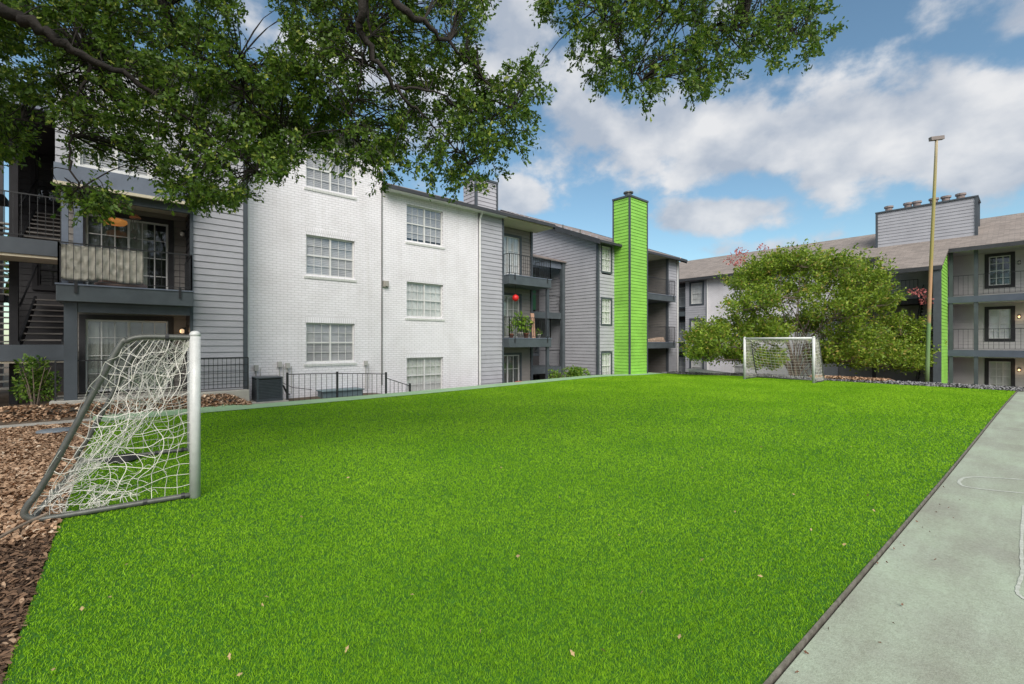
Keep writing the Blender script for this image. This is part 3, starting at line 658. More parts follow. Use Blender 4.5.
# ------------------------------------------------------------------ building C: grey gable with the lime green chimney
G = thing('apartment_building', (24, 18, -1.2), 'grey siding apartment block with a tall lime green chimney on its front', 'apartment building')
def gtop(y): return 7.60+(y-15.95)*.41 if y < 24 else 10.9-(y-24)*.41
fg = FX(20.2)
mb = MB(); siding(fg, mb, 15.95, 31, -1.5, 11, top=gtop); mb.add([fg.p(15.95, -1.5, -.06), fg.p(31, -1.5, -.06), fg.p(31, gtop(31), -.06), fg.p(24, gtop(24), -.06), fg.p(15.95, 7.6, -.06)], [(0, 1, 2, 3, 4)])
obj('wall', mb, M['siding'], G, label='wide grey siding gable wall')
F2 = 15.95; ff = FY(F2); CW = [(20.50, 21.35, c, c+1.42) for c in (5.9, 2.90, -.19)]
mb = MB(); siding(ff, mb, 20.25, 23.5, -1.5, 7.6, CW); siding(ff, mb, 27.6, 28.9, -1.5, 7.6); mb.box(27.55, 28.9, F2+.06, 24, -1.5, 7.6); obj('wall', mb, M['siding'], G)
for q in CW: window(G, ff, *q, 1, 3, 2, 'blind_white', -.01, sill=False, trimw=.1)
mb = MB(); mb.box(20.12, 20.27, F2-.05, F2+.08, -1.5, 7.6); mb.box(28.85, 28.97, F2-.05, F2+.08, -1.5, 7.6); mb.box(27.5, 27.62, F2-.05, F2+.1, -1.5, 7.6); obj('corner_trim', mb, M['trim'], G)
# recess right of chimney
mb = MB(); siding(FY(17.8), mb, 23.3, 27.6, -1.5, 7.6, [(24.2, 26.0, fl, fl+2.1) for fl in (4.9, 1.85, -1.2)]); siding(FX(27.55), mb, F2+.05, 17.8, -1.5, 7.6); obj('wall', mb, M['siding_recess_shade'], G)
for fl in (4.9, 1.85, -1.2):
    window(G, FY(17.8), 24.2, 26.0, fl+.03, fl+2.1, 2, 2, 3, 'blind_white', -.03, sill=False, split=False, name='sliding_door', trimw=.12)
balcony(G, 23.42, 27.7, 15.45, 17.7, 4.87, .36, label='top balcony beside the green chimney'); balcony(G, 23.42, 27.7, 15.45, 17.7, 1.83, .36, label='lower balcony beside the green chimney, clutter on its deck')
mb = MB(); mb.box(23.4, 27.6, F2-.38, 17.8, 7.46, 7.52); obj('soffit', mb, M['soffit'], G)
rs = (10.9-7.6)/(24-15.95)
roof_slab(G, 19.75, 29.15, F2-.5, 7.6-.5*rs, 24, 10.9)
mb = MB(); mb.hexa([(19.75, 24, 10.9), (29.5, 24, 10.9), (29.5, 31.5, 7.8), (19.75, 31.5, 7.8), (19.75, 24, 11.02), (29.5, 24, 11.02), (29.5, 31.5, 7.92), (19.75, 31.5, 7.92)]); obj('roof', mb, M['shingle'], G)
mb = MB()
for (x, y) in ((20.6, 17.6), (20.6, 19.0)): z = 7.6+(y-15.95)*rs; mb.tube([(x, y, z), (x, y, z+.28)], .04, 8)
obj('vent_pipe', mb, M['metal_grey'], G)
downspout(G, 28.75, F2, -1.4, 7.5)
# chimney
cx0, cx1, cy0, cy1, cz = 21.68, 23.42, 14.89, 16.0, 10.1
mb = MB(); siding(FY(cy0), mb, cx0, cx1, -1.5, cz, h=.185); siding(FX(cx0), mb, cy0, cy1, -1.5, cz, h=.185); mb.box(cx0+.08, cx1-.01, cy0+.08, cy1, -1.5, cz-.01)
ch = obj('chimney', mb, M['green'], G, label='lime green siding chimney')
mb = MB(); t = .045
for (x, y) in ((cx0, cy0), (cx1, cy0), (cx0, cy1)): mb.box(x-t, x+t, y-t, y+t, -1.5, cz)
mb.box(cx0-.07, cx1+.07, cy0-.07, cy1+.05, cz, cz+.10); obj('corner_trim', mb, M['trim'], ch)
mb = MB(); mb.lathe((cx0+.45, cy0+.4, cz+.13), [(.2, 0), (.2, .22), (.28, .23), (.28, .30), (.1, .33)], 14); obj('flue_cap', mb, M['metal_grey'], ch); mb = MB(); mb.lathe((cx0+1.25, cy0+.55, cz+.13), [(.16, 0), (.16, .1), (.22, .11), (.22, .16), (.1, .18)], 14); obj('flue_cap', mb, M['metal_grey'], ch)

# ------------------------------------------------------------------ building D: long block across the far side
D = thing('apartment_building', (38, 8, -1.7), 'long brown roofed apartment block across the far end with open walkways at right', 'apartment building')
EZ = 7.15; RX, RZ = 41.6, 9.67
def roofX(y0, y1, x0, z0, x1, z1, name='roof', fascia=True, th=.1):
    mb = MB(); mb.hexa([(x0, y0, z0), (x0, y1, z0), (x1, y1, z1), (x1, y0, z1), (x0, y0, z0+th), (x0, y1, z0+th), (x1, y1, z1+th), (x1, y0, z1+th)])
    r = obj(name, mb, M['shingle_y'], D)
    if fascia: mb = MB(); mb.box(x0-.05, x0-.003, y0, y1, z0-.14, z0+th-.02); obj('fascia', mb, M['gutter'], r)
    return r
roofX(-10, 26, 36.0, EZ, RX, RZ); roofX(-10, 26, 47.2, EZ, RX+.001, RZ, fascia=False)
fw_ = FX(36.6); DWs = [(18.0, 19.0, 5.1, 6.85), (18.0, 19.0, 2.0, 3.75), (18.0, 19.0, -1.1, .65)]
mb = MB(); mb.box(36.0, 38.4, -10, 26, 7.08, 7.14); obj('soffit', mb, M['siding_warm'], D)
mb = MB(); siding(fw_, mb, 17.6, 19.5, -1.9, 7.2, DWs); obj('wall', mb, M['siding'], D)
for q in DWs: window(D, fw_, *q, 1, 1, 2, 'blind_white', -.03, sill=False, trimw=.14)
WB = [(10.2, 11.2, -.9, .9), (10.2, 11.2, 2.1, 3.9), (14.5, 15.5, -.9, .9)]
mb = MB(); wall_boxes(fw_, mb, 8.6, 17.6, -1.9, 7.2, WB); obj('wall', mb, M['brick_y'], D, label='white painted brick wall behind the tree')
for q in WB: window(D, fw_, *q, 1, 2, 2, 'blind_white', -.06, trimw=0)
mb = MB(); mb.tube([(36.5, 17.55, 7.0), (36.5, 17.55, -1.7)], .05, 6); obj('downspout', mb, M['white'], D)
fr2 = FX(37.6); ww = [(20.0, 21.0, a, a+1.7) for a in (5.0, 1.9, -1.2)]
mb = MB(); siding(fr2, mb, 19.5, 26, -1.9, 7.2, ww); mb.box(36.6, 37.6, 19.4, 19.5, -1.9, 7.2); obj('wall', mb, M['siding_deep_shade'], D)
for q in ww: window(D, fr2, *q, 1, 2, 2, 'blind', -.03, sill=False, trimw=.14)
for z in (4.1, 1.0): mb = MB(); mb.box(36.65, 37.6, 19.5, 24, z, z+.4); obj('landing', mb, M['deck'], D)
# walkway part
fw3 = FX(38.3); DW = [(.80, 1.66, 2.07, 3.76), (.80, 1.66, 5.16, 6.84), (.80, 1.66, -1.0, .75)]
mb = MB(); siding(fw3, mb, -10, 8.6, -1.9, 7.2, DW+[(-.9, .15, fl, fl+2.1) for fl in (4.49, 1.4, -1.7)]); obj('wall', mb, M['siding_warm'], D)
for i, q in enumerate(DW): window(D, fw3, *q, 1, 3 if i else 2, 2, 'blind_white' if i != 1 else None, -.04, sill=False, trimw=.17, trimm='dark', mun=.02)
mgd = mat('bottle_green_door', (.012, .05, .035), .4, .1)
for fl in (4.49, 1.4, -1.7):
    mb = MB(); fw3.box(mb, -.85, .1, fl+.02, fl+2.05, -.08, -.03); obj('door', mb, mgd, D)
    mb = MB(); fw3.box(mb, -.93, -.85, fl, fl+2.1, -.04, .05); fw3.box(mb, .1, .2, fl, fl+2.1, -.04, .05); fw3.box(mb, -.93, .2, fl+2.1, fl+2.2, -.04, .05); obj('door_trim', mb, M['dark'], D)
for z, lit in ((3.3, True), (6.35, False), (.3, True)): lamp(D, fw3, .48, z, lit)
mb = MB()
for fl in (4.49, 1.40): mb.box(36.5, 38.3, -10, 3.25, fl-.36, fl)
obj('walkway_slab', mb, M['rail_blue'], D)
mb = MB()
for fl in (4.49, 1.40): mb.box(36.56, 38.3, -10, 3.2, fl-.40, fl-.365)
obj('soffit', mb, M['siding_warm'], D)
for fl in (4.49, 1.40):
    mb = MB(); rail(mb, (36.6, -10, fl), (36.6, 3.2, fl), 1.2, .2, .011); obj('railing', mb, M['iron'], D)
mb = MB()
for y in (3.02, 2.0): mb.box(36.55, 36.72, y, y+.17, -1.9, 7.15)
mb.box(36.55, 36.72, -2.2, -2.03, -1.9, 7.15); obj('post', mb, M['trim'], D)
# forward stair bay
mb = MB(); siding(FX(36.66), mb, 3.5, 8.6, -1.9, 7.05, h=.21); obj('wall', mb, M['siding_warm'], D)
r_ = roofX(3.15, 6.2, 33.25, EZ-2.75*.45, 36.0, EZ, th=.1)
mb = MB(); siding(Fr((0, 3.25, 0), (1, 0, 0), (0, -1, 0)), mb, 33.42, 36.5, -1.6, 7.0, top=lambda x: 5.70+(x-33.3)*.45); 
fin = obj('wing_wall', mb, M['green'], D, label='narrow lime green siding fin')
mb = MB(); mb.box(33.30, 33.42, 3.2, 3.52, -1.6, 5.9); mb.box(33.42, 36.5, 3.3, 3.5, -1.6, 5.9); obj('end_panel', mb, M['deck'], D)
mb = MB(); mb.box(35.0, 36.6, 4.35, 8.4, 4.1, 4.42); obj('landing', mb, M['dark'], D); mb = MB(); mb.box(35.0, 36.6, 4.35, 8.4, 1.0, 1.32); obj('landing', mb, M['dark'], D); mb = MB(); mb.box(33.3, 33.5, 6.0, 6.15, -1.7, 5.9); obj('post', mb, M['dark'], D); mb = MB(); mb.box(34.9, 35.05, 6.3, 6.45, -1.7, 7.08); obj('post', mb, M['dark'], D)
mb = MB(); rail(mb, (35.0, 4.35, 4.42), (35.0, 8.3, 4.42), 1.1, .18, .011); rail(mb, (35.0, 4.35, 1.32), (35.0, 8.3, 1.32), 1.1, .18, .011); obj('railing', mb, M['iron'], D)
for z0 in (-1.7, 1.32):
    mt = MB(); ms = MB()
    for i in range(15):
        z = z0+3.05*(i+1)/15; x = 33.6+i*.19; mt.box(x, x+.25, 3.56, 4.28, z-.06, z)
    for y in (4.28,): ms.hexa([(33.5, y, z0-.2), (33.5, y+.06, z0-.2), (36.6, y+.06, z0+2.9), (36.6, y, z0+2.9), (33.5, y, z0+.1), (33.5, y+.06, z0+.1), (36.6, y+.06, z0+3.2), (36.6, y, z0+3.2)])
    ms.tube([(33.5, 4.3, z0+1.0), (36.6, 4.3, z0+4.0)], .03, 4)
    st = obj('stairs', mt, M['concrete'], D); obj('stringer', ms, M['iron'], st)
mb = MB(); mb.box(32.6, 33.1, 3.7, 7.4, -1.3, -.35); obj('low_wall', mb, M['deck'], D)
# chimney wall on the roof
fcw = FX(38.05)
mb = MB(); siding(fcw, mb, 2.17, 6.78, 7.95, 10.42, h=.2); mb.box(38.1, 39.9, 2.22, 6.73, 7.9, 10.42); siding(FY(2.2), mb, 38.1, 39.9, 8.0, 10.42, h=.2)
ch = obj('chimney', mb, M['siding'], D, label='broad grey siding chimney wall on the roof')
mb = MB(); mb.box(37.98, 38.1, 6.72, 6.84, 7.9, 10.45); mb.box(37.98, 38.12, 2.08, 2.2, 8.0, 10.45); mb.box(37.96, 40, 2.06, 6.86, 10.42, 10.5); mb.box(39.85, 39.97, 2.1, 2.2, 8.6, 10.42); obj('corner_trim', mb, M['trim'], ch)
mpot = mat('flue_pot', (.27, .22, .21), .7, .2)
for y in (6.25, 5.28, 4.85, 4.05, 3.5, 2.85):
    mb = MB(); mb.lathe((38.6, y, 10.5), [(.19, 0), (.19, .28), (.25, .29), (.25, .40), (.12, .42)], 12); obj('flue_cap', mb, mpot, ch)

# ------------------------------------------------------------------ things at the buildings
def leaves_mesh(name, P, size, up=.35, shape='lobed', dirs=None, jit=.35):
    """P (n,3) leaf base points -> one mesh of small folded leaves"""
    n = len(P)
    d = rng.normal(0, 1, (n, 3)) if dirs is None else dirs+rng.normal(0, .55, (n, 3))
    d[:, 2] -= up*.5; d /= np.linalg.norm(d, axis=1)[:, None]
    q = rng.normal(0, 1, (n, 3)); q[:, 2] += .0; s = np.cross(d, q); s /= np.linalg.norm(s, axis=1)[:, None]
    nn = np.cross(d, s)
    flip = np.sign(nn[:, 2]); nn *= np.where(flip == 0, 1, flip)[:, None]
    L_ = size*rng.uniform(1-jit, 1+jit, n)
    if shape == 'lobed':
        T = [(0, 0, 0), (.25, .16, .03), (.42, .12, .01), (.60, .30, .06), (.72, .16, .02), (1, .02, -.06), (.72, -.16, .02), (.60, -.30, .06), (.42, -.12, .01), (.25, -.16, .03)]
        Fs = [(0, 1, 9), (1, 2, 8), (1, 8, 9), (2, 3, 4), (2, 4, 6), (2, 6, 8), (6, 7, 8), (4, 5, 6)]
    else:
        T = [(0, 0, 0), (.45, .26, .05), (1, 0, -.05), (.45, -.26, .05)]; Fs = [(0, 1, 2), (0, 2, 3)]
    T = np.array(T); k = len(T)
    V = P[:, None, :]+L_[:, None, None]*(T[None, :, 0:1]*d[:, None, :]+T[None, :, 1:2]*s[:, None, :]+T[None, :, 2:3]*nn[:, None, :])
    Fi = (np.array(Fs)[None]+(np.arange(n)*k)[:, None, None]).reshape(-1, 3)
    return np_mesh(name, V.reshape(-1, 3), Fi)
def ball_pts(n, c, r, shell=.45):
    v = rng.normal(0, 1, (n, 3)); v /= np.linalg.norm(v, axis=1)[:, None]
    rad = (shell+(1-shell)*rng.random(n)**.6)[:, None]
    return np.array(c)+v*rad*np.array(r), v

# beige screen on the balcony railing
def screen():
    x0, x1, z0, z1 = -1.14, .42, 3.42, 4.27; nx, nz = 130, 12; vs = []
    for i in range(nx+1):
        for j in range(nz+1):
            u = i/nx; x = x0+(x1-x0)*u; k = math.sin(u*math.pi*22+1.5*math.sin(u*9))*(.4+.6*abs(math.sin(u*7))); y = 15.50-.006*k-.010*math.sin(u*29+j*.9)+.006*math.sin(u*61-j*1.1)+.006*math.sin(j*1.9+u*17)-.008*math.sin(j*1.7+u*5)
            vs.append((x, y, z0+(z1-z0)*j/nz-.03*math.sin(u*math.pi*3)*(1-j/nz)))
    m = MB(); m.add(vs, [(i*(nz+1)+j, (i+1)*(nz+1)+j, (i+1)*(nz+1)+j+1, i*(nz+1)+j+1) for i in range(nx) for j in range(nz)])
    o = obj('privacy_screen', m, mat('beige_cloth', (.40, .38, .33), .9, .16, 5, .9, 9), loc=(-.36, 15.5, 3.4), smooth=True)
    sm = o.modifiers.new('solid', 'SOLIDIFY'); sm.thickness = .006
    tag(o, 'wrinkled beige fabric screen tied along a balcony railing', 'screen')
screen()
m = MB(); m.lathe((-.02, 16.1, 3.31), [(.1, 0), (.5, .02), (.55, .10), (.46, .17), (.15, .2)], 20)
tag(obj('cushion', m, mat('pink_cloth', (.50, .34, .29), .9, .15, 14, .4, 20), smooth=True, loc=(-.02, 16.1, 3.31)), 'dusty pink round cushion on the balcony floor behind the fabric screen', 'cushion')
def pumpkin():
    t = thing('hanging_lantern', (-.14, 16.35, 5.15), 'wide orange ribbed lantern hanging under the balcony ceiling', 'lantern')
    m = MB(); n = 32; vs = []; prof = [(.04, -.10), (.17, -.085), (.235, -.02), (.22, .04), (.12, .085), (.03, .09)]
    for (r, z) in prof:
        for k in range(n): a = 2*math.pi*k/n; rr = r*(1+.10*abs(math.sin(a*4))); vs.append((-.14+rr*math.cos(a), 16.35+rr*math.sin(a), 5.15+z))
    m.add(vs, [(i*n+k, i*n+(k+1) % n, (i+1)*n+(k+1) % n, (i+1)*n+k) for i in range(len(prof)-1) for k in range(n)])
    obj('lantern_shade', m, mat('orange_paper', (.60, .24, .06), .5, .1, emis=((1, .4, .1), .12)), t, True)
    m = MB(); m.tube([(-.14, 16.35, 5.24), (-.14, 16.35, 5.74)], .006, 4); obj('cord', m, M['iron'], t)
    t = thing('wind_chime', (.26, 16.2, 4.95), 'copper wind chime hanging beside the orange lantern', 'wind chime')
    m = MB(); m.lathe((.26, 16.2, 5.28), [(.12, 0), (.13, .03), (.05, .1), (.01, .12)], 12); obj('cap', m, mat('copper', (.45, .16, .07), .4), t)
    m = MB()
    for k in range(6):
        a = k*math.pi/3; m.tube([(.26+.08*math.cos(a), 16.2+.08*math.sin(a), 5.27), (.26+.08*math.cos(a), 16.2+.08*math.sin(a), 4.9+.05*(k % 3))], .008, 5)
    m.tube([(.26, 16.2, 5.38), (.26, 16.2, 5.74)], .004, 4); m.tube([(.26, 16.2, 5.28), (.26, 16.2, 4.72)], .004, 4); m.lathe((.26, 16.2, 4.68), [(.01, 0), (.05, .04), (.01, .09)], 8)
    obj('tubes', m, M['metal_grey'], t)
pumpkin()
# patio railing on the slab at far left
t = thing('patio_fence', (.8, 15.7, .42), 'black metal railing along the edge of the ground floor patio at far left', 'fence')
mb = MB(); rail(mb, (-1.25, 15.7, .42), (1.45, 15.7, .42), .98, .2, .011); obj('railing_panel', mb, M['iron'], t)
mb = MB(); rail(mb, (1.45, 15.7, .42), (2.9, 15.7, .42), .98, .115, .009, mids=(.28, .52, .76)); obj('railing_panel', mb, M['iron'], t, label='panel of closely spaced bars with cross rails')
# stair railing in front of the white brick
t = thing('stair_fence', (5.6, 15.5, 0), 'short black railing in front of the white brick that steps down at its right end', 'fence')
pts = [(3.96, .84), (5.53, .80), (7.3, .70)]
mb = MB()
for (xa, za), (xb, zb) in zip(pts[:-1], pts[1:]):
    mb.tube([(xa, 15.5, za), (xb, 15.5, zb)], .018, 4); n = int((xb-xa)/.17)
    for i in range(1, n): x = xa+(xb-xa)*i/n; mb.tube([(x, 15.5, za+(zb-za)*i/n), (x, 15.5, -.1)], .009, 4)
mb.tube([(7.3, 15.5, .55), (8.27, 15.5, .20)], .018, 4)
for i in range(1, 6): x = 7.3+.97*i/6; mb.tube([(x, 15.5, .55-.35*i/6), (x, 15.5, -.4)], .009, 4)
obj('railing_panel', mb, M['iron'], t)
for x, z in pts+[(8.27, .24)]:
    mb = MB(); mb.box(x-.03, x+.03, 15.47, 15.53, -.3, z+.06); obj('post', mb, M['iron'], t)
# air conditioner
t = thing('air_conditioner', (3.45, 15.85, .03), 'square dark slatted air conditioning unit on the ground by the white brick wall', 'air conditioner')
mb = MB(); x0, x1, y0, y1 = 3.10, 3.82, 15.48, 16.2
mb.box(x0+.03, x1-.03, y0+.03, y1-.03, .05, .74); obj('coil', mb, M['dark'], t)
macg = mat('dark_slate_metal', (.055, .065, .078), .45, .15)
mb = MB()
for k in range(13):
    z = .10+k*.047; mb.box(x0, x1, y0, y0+.02, z, z+.028); mb.box(x0, x0+.02, y0+.02, y1, z, z+.028); mb.box(x1-.02, x1, y0+.02, y1, z, z+.028)
obj('louvre', mb, macg, t)
mb = MB()
for x in (x0, x1-.04):
    for y in (y0, y1-.04): mb.box(x-.004, x+.044, y-.004, y+.044, .04, .74)
mb.box(x0-.01, x1+.01, y0-.01, y1+.01, .74, .78); mb.box(x0-.01, x1+.01, y0-.01, y1+.01, .03, .09); obj('casing', mb, macg, t, bevel=.01)
mb = MB(); mb.tube([(3.83, 16.0, .5), (4.0, 16.1, .42), (4.15, 16.3, .15), (4.3, 16.6, .08)], .03, 8); mb.tube([(3.83, 15.9, .6), (4.3, 16.2, .35), (5.0, 16.5, .2)], .01, 6); obj('hose', mb, M['iron'], t)
mb = MB(); mb.box(2.95, 3.98, 15.4, 16.3, -.08, .03); obj('pad', mb, M['concrete'], t)
# window-well cover
mb = MB(); mb.box(5.2, 6.6, 15.9, 16.5, -.1, .14); mb.box(5.15, 6.65, 15.85, 16.55, .14, .18)
tag(obj('storage_box', mb, mat('teal_grey', (.16, .22, .24), .6), loc=(5.9, 16.2, -.1), bevel=.015), 'low blue grey box on the ground under the left brick wall window', 'box')

# potted plants and clutter on balcony B2
fl = 2.075
terr = mat('terracotta', (.30, .12, .07), .8, .15); wpot = mat('pale_pot', (.5, .46, .42), .6, .1)
def potted(x, y, z, h, r, label, pm, pot=.16, n=160, size=.16):
    t = thing('potted_plant', (x, y, z), label, 'potted plant', 'potted plants along the second floor balcony')
    m = MB(); m.lathe((x, y, z), [(pot*.6, 0), (pot*.85, pot*1.3), (pot, pot*1.35), (pot, pot*1.6), (pot*.7, pot*1.55)], 12); obj('pot', m, pm, t, True)
    m = MB()
    for k in range(5): a = k*1.3; m.tube([(x, y, z+pot), (x+.1*r*math.cos(a), y+.1*r*math.sin(a), z+h*.5), (x+r*.6*math.cos(a), y+r*.4*math.sin(a), z+h*.9)], .008, 4)
    obj('stem', m, M['bark2'], t)
    P, v = ball_pts(n, (x, y, z+h*.68), (r, r*.7, h*.38), .2)
    obj('foliage', leaves_mesh('foliage', P-np.array([x, y, z]), size, dirs=v, shape='leaf'), M['leaf_bush'], t)
potted(14.25, 16.5, fl, .85, .20, 'leafy plant at the left end of the balcony with red hanging ball', terr, .12, 90, .12)
potted(14.75, 16.45, fl, 1.15, .34, 'tall broad leaved plant in a pale pot on the balcony with red hanging ball', wpot, .16, 150, .2)
potted(15.20, 16.5, fl, .95, .32, 'bushy plant in a terracotta pot left of the wooden plank', terr, .15, 150, .18)
potted(16.05, 16.45, fl, .42, .18, 'small low plant right of the wooden plank', wpot, .12, 60, .1)
m = MB(); m.hexa([(15.55, 16.42, fl), (15.78, 16.42, fl), (15.78, 16.46, fl), (15.55, 16.46, fl), (15.53, 16.50, fl+1.25), (15.75, 16.50, fl+1.25), (15.75, 16.54, fl+1.25), (15.53, 16.54, fl+1.25)])
tag(obj('wooden_plank', m, mat('pink_wood', (.46, .27, .19), .7, .15, 5), loc=(15.66, 16.45, fl)), 'upright reddish wooden plank standing among balcony pots', 'plank')
t = thing('hanging_ball', (14.5, 16.5, 4.0), 'bright red ball hanging from the balcony above the potted plants', 'ornament')
m = MB(); m.lathe((14.5, 16.5, 4.02), [(.02, -.17), (.13, -.11), (.17, 0), (.13, .11), (.02, .17)], 14); obj('ball', m, mat('red_plastic', (.62, .02, .02), .4), t, True)
m = MB(); m.tube([(14.5, 16.5, 4.18), (14.5, 16.5, 4.66)], .006, 4); obj('cord', m, M['iron'], t)
m = MB(); m.lathe((14.5, 16.2, -1.05), [(.2, 0), (.3, .2), (.30, .85), (.24, 1.0), (.1, 1.03)], 14)
tag(obj('red_bin', m, mat('red_bin', (.6, .03, .025), .4), loc=(14.5, 16.2, -1.05), smooth=True), 'bright red rounded container on the ground floor patio under the balconies', 'container')
m = MB(); m.hexa([(24.9, 15.8, 1.87), (27.1, 15.8, 1.87), (27.1, 16.4, 1.87), (24.9, 16.4, 1.87), (25.0, 15.9, 2.05), (27.0, 15.9, 2.2), (27.0, 16.3, 2.2), (25.0, 16.3, 2.0)])
tag(obj('folded_tarp', m, mat('tan_tarp', (.45, .33, .25), .9, .3, 8, .5, 9), loc=(26, 16.1, 1.87), bevel=.05), 'crumpled tan cover lying on the balcony right of the green chimney', 'cover')

# shrubs
def shrub(x, y, r, h, label, n=900, size=.09, m='leaf_bush', cl=9):
    z = float(zg(x, y))-.05; t = thing('shrub', (x, y, z), label, 'shrub')
    mb = MB()
    for k in range(8): a = k*.8+x; mb.tube([(x+.04*math.cos(a), y+.04*math.sin(a), z), (x+r*.35*math.cos(a), y+r*.35*math.sin(a), z+h*.45), (x+r*.7*math.cos(a), y+r*.7*math.sin(a), z+h*.85)], [.016, .012, .005], 5)
    obj('stem', mb, M['bark2'], t); Ps = []; vs = []
    for k in range(cl):
        a = random.uniform(0, 6.28); rr = r*random.uniform(.2, .75); c = (x+rr*math.cos(a), y+rr*math.sin(a), z+h*random.uniform(.35, .85))
        P, v = ball_pts(n//cl, c, (r*.42, r*.42, h*.24), .5); Ps.append(P); vs.append(v)
    P = np.concatenate(Ps)-np.array([x, y, z])
    obj('foliage', leaves_mesh('foliage', P, size, dirs=np.concatenate(vs), shape='leaf'), M[m], t)
shrub(-1.62, 15.95, .40, 1.2, 'upright green shrub beside the patio railing at far left', 1500, .085, 'leaf_shrub')
shrub(-3.3, 15.9, .5, .5, 'low dark shrub under the stairs at far left edge', 500, .09, 'leaf_oak')
shrub(18.2, 16.0, .75, 1.05, 'light green rounded shrub below the grey gable wall', 1400, .12)
shrub(16.9, 16.0, .45, .9, 'small yellow green shrub below the stair block landing', 500, .10)

# ------------------------------------------------------------------ goals
def net_tubes(mb, nodes, r, k=3):
    nu, nv = nodes.shape[:2]
    for i in range(nu): mb.tube(smooth(list(nodes[i]), k), r, 3, False)
    for j in range(nv): mb.tube(smooth(list(nodes[:, j]), k), r, 3, False)
def wob(sh, amp):                   # soft, slowly varying displacement plus a little slack per knot
    i, j = np.meshgrid(np.arange(sh[0]), np.arange(sh[1]), indexing='ij'); o = np.zeros((*sh, 3))
    for c in range(3):
        for q in range(3):
            a, b_, p = rng.uniform(.3, 1.5), rng.uniform(.3, 1.5), rng.uniform(0, 6.28); o[..., c] += amp*np.sin(a*i+b_*j+p)
        o[..., c] += rng.normal(0, amp*.75, sh)
    return o
def goal(X0, Y0, Y1, sgn, label, z0, sag, amp, fold, cell=.17, rot=0., rr=.0037):
    """posts at (X0,Y0),(X0,Y1); net goes back along sgn*X"""
    H = 2.0; t = thing('football_goal', (X0, Y0, z0), label, 'goal', 'small football goals on the turf')
    for y in (Y0, Y1):
        m = MB(); m.tube([(X0, y, z0-.02), (X0, y, z0+H-.06)], .057, 16); m.lathe((X0, y, z0+H-.06), [(.057, 0), (.055, .03), (.04, .055), (.015, .064)], 16); obj('post', m, M['goal_white'], t, True)
    m = MB(); m.tube([(X0, Y0+.05, z0+H-.08), (X0, Y1-.05, z0+H-.08)], .05, 14); obj('crossbar', m, M['goal_white'], t, True)
    prof = [(0, H-.075), (.35, H-.07), (.52, H-.075), (.63, H-.12), (.72, H-.24), (1.26, .46), (1.40, .2), (1.42, .10), (1.34, .045), (1.2, .035), (.6, .035), (0, .035)]
    sp = smooth([(a, b_) for a, b_ in prof], 4)
    for y in (Y0, Y1):
        m = MB(); m.tube([(X0+sgn*p[0], y, z0+p[1]) for p in sp], .031, 10); obj('side_frame', m, M['metal_grey'], t, True)
    m = MB(); m.tube([(X0+sgn*1.38, Y0, z0+.035), (X0+sgn*1.38, Y1, z0+.035)], .03, 10); obj('ground_bar', m, M['metal_grey'], t, True)
    back = [(.02, H-.1), (.3, H-.1), (.55, H-.11), (.70, H-.22), (.98, 1.22), (1.28, .42), (1.40, .05)]
    slack = [(.02, H-.1), (.12, H-.42), (.26, 1.30), (.44, .95), (.70, .55), (1.0, .25), (1.36, .05)]
    bp = np.array(smooth(back, 8)); sk = np.array(smooth(slack, 8))
    def res(p, n):
        d = np.r_[0, np.cumsum(np.linalg.norm(np.diff(p, axis=0), axis=1))]; q = np.linspace(0, d[-1], n)
        return np.stack([np.interp(q, d, p[:, 0]), np.interp(q, d, p[:, 1])], -1)
    nv = int(2.7/cell); bp, sk = res(bp, nv), res(sk, nv); nu = int((Y1-Y0)/cell)
    N_ = np.zeros((nu, nv, 3))
    for i in range(nu):
        u = i/(nu-1); k = sag*(math.sin(math.pi*u)**.45 if 0 < u < 1 else 0)
        p = bp*(1-k)+sk*k
        N_[i, :, 0] = X0+sgn*p[:, 0]; N_[i, :, 1] = Y0+(Y1-Y0)*u; N_[i, :, 2] = z0+p[:, 1]
    N_ += wob((nu, nv), amp)*np.array([1, 1.6, .8])*(np.sin(np.pi*np.arange(nv)/(nv-1))[None, :, None])
    N_[..., 2] = np.maximum(N_[..., 2], z0+.02)
    m = MB(); net_tubes(m, N_, rr)
    if fold:        # slack folds of spare net bunched along the ground bar
        for k in range(60):
            y = Y0+(Y1-Y0)*rng.random()**1.5; a = np.array([X0+sgn*rng.uniform(.7, 1.36), y, z0+.03]); pts = [a]; d = rng.uniform(0, 6.28)
            for j in range(7):
                d += rng.normal(0, .6); a = a+np.array([math.cos(d)*.07, math.sin(d)*.07, 0]); a[1] = min(max(a[1], Y0+.06), Y1-.06); a[0] = X0+sgn*min(max(sgn*(a[0]-X0), .25), 1.36); a[2] = z0+.03+.14*rng.random()*math.sin(j/6*math.pi); pts.append(a)
            m.tube(smooth(pts, 3), rr, 3, False)
    nx = int(1.4/cell)+1; nz = int(1.9/cell)+1
    for y, s_n in ((Y0, 1), (Y1, -1)):
        S_ = np.zeros((nx, nz, 3))
        for i in range(nx):
            for j in range(nz):
                z = .04+(H-.14)*j/(nz-1)
                xm = np.interp(z, [.04, .1, .46, H-.25, H-.14, H-.09], [1.36, 1.41, 1.26, .74, .66, .55])
                S_[i, j] = (X0+sgn*(.05+(xm-.05)*i/(nx-1)), y, z0+z)
        wi = np.sin(np.pi*np.arange(nx)/(nx-1))[:, None, None]**.5*np.sin(np.pi*np.arange(nz)/(nz-1))[None, :, None]**.5
        S_ += wob((nx, nz), amp*1.2)*wi; S_[..., 2] -= amp*3*wi[..., 0]
        net_tubes(m, S_, rr)
    obj('net', m, M['net'], t)
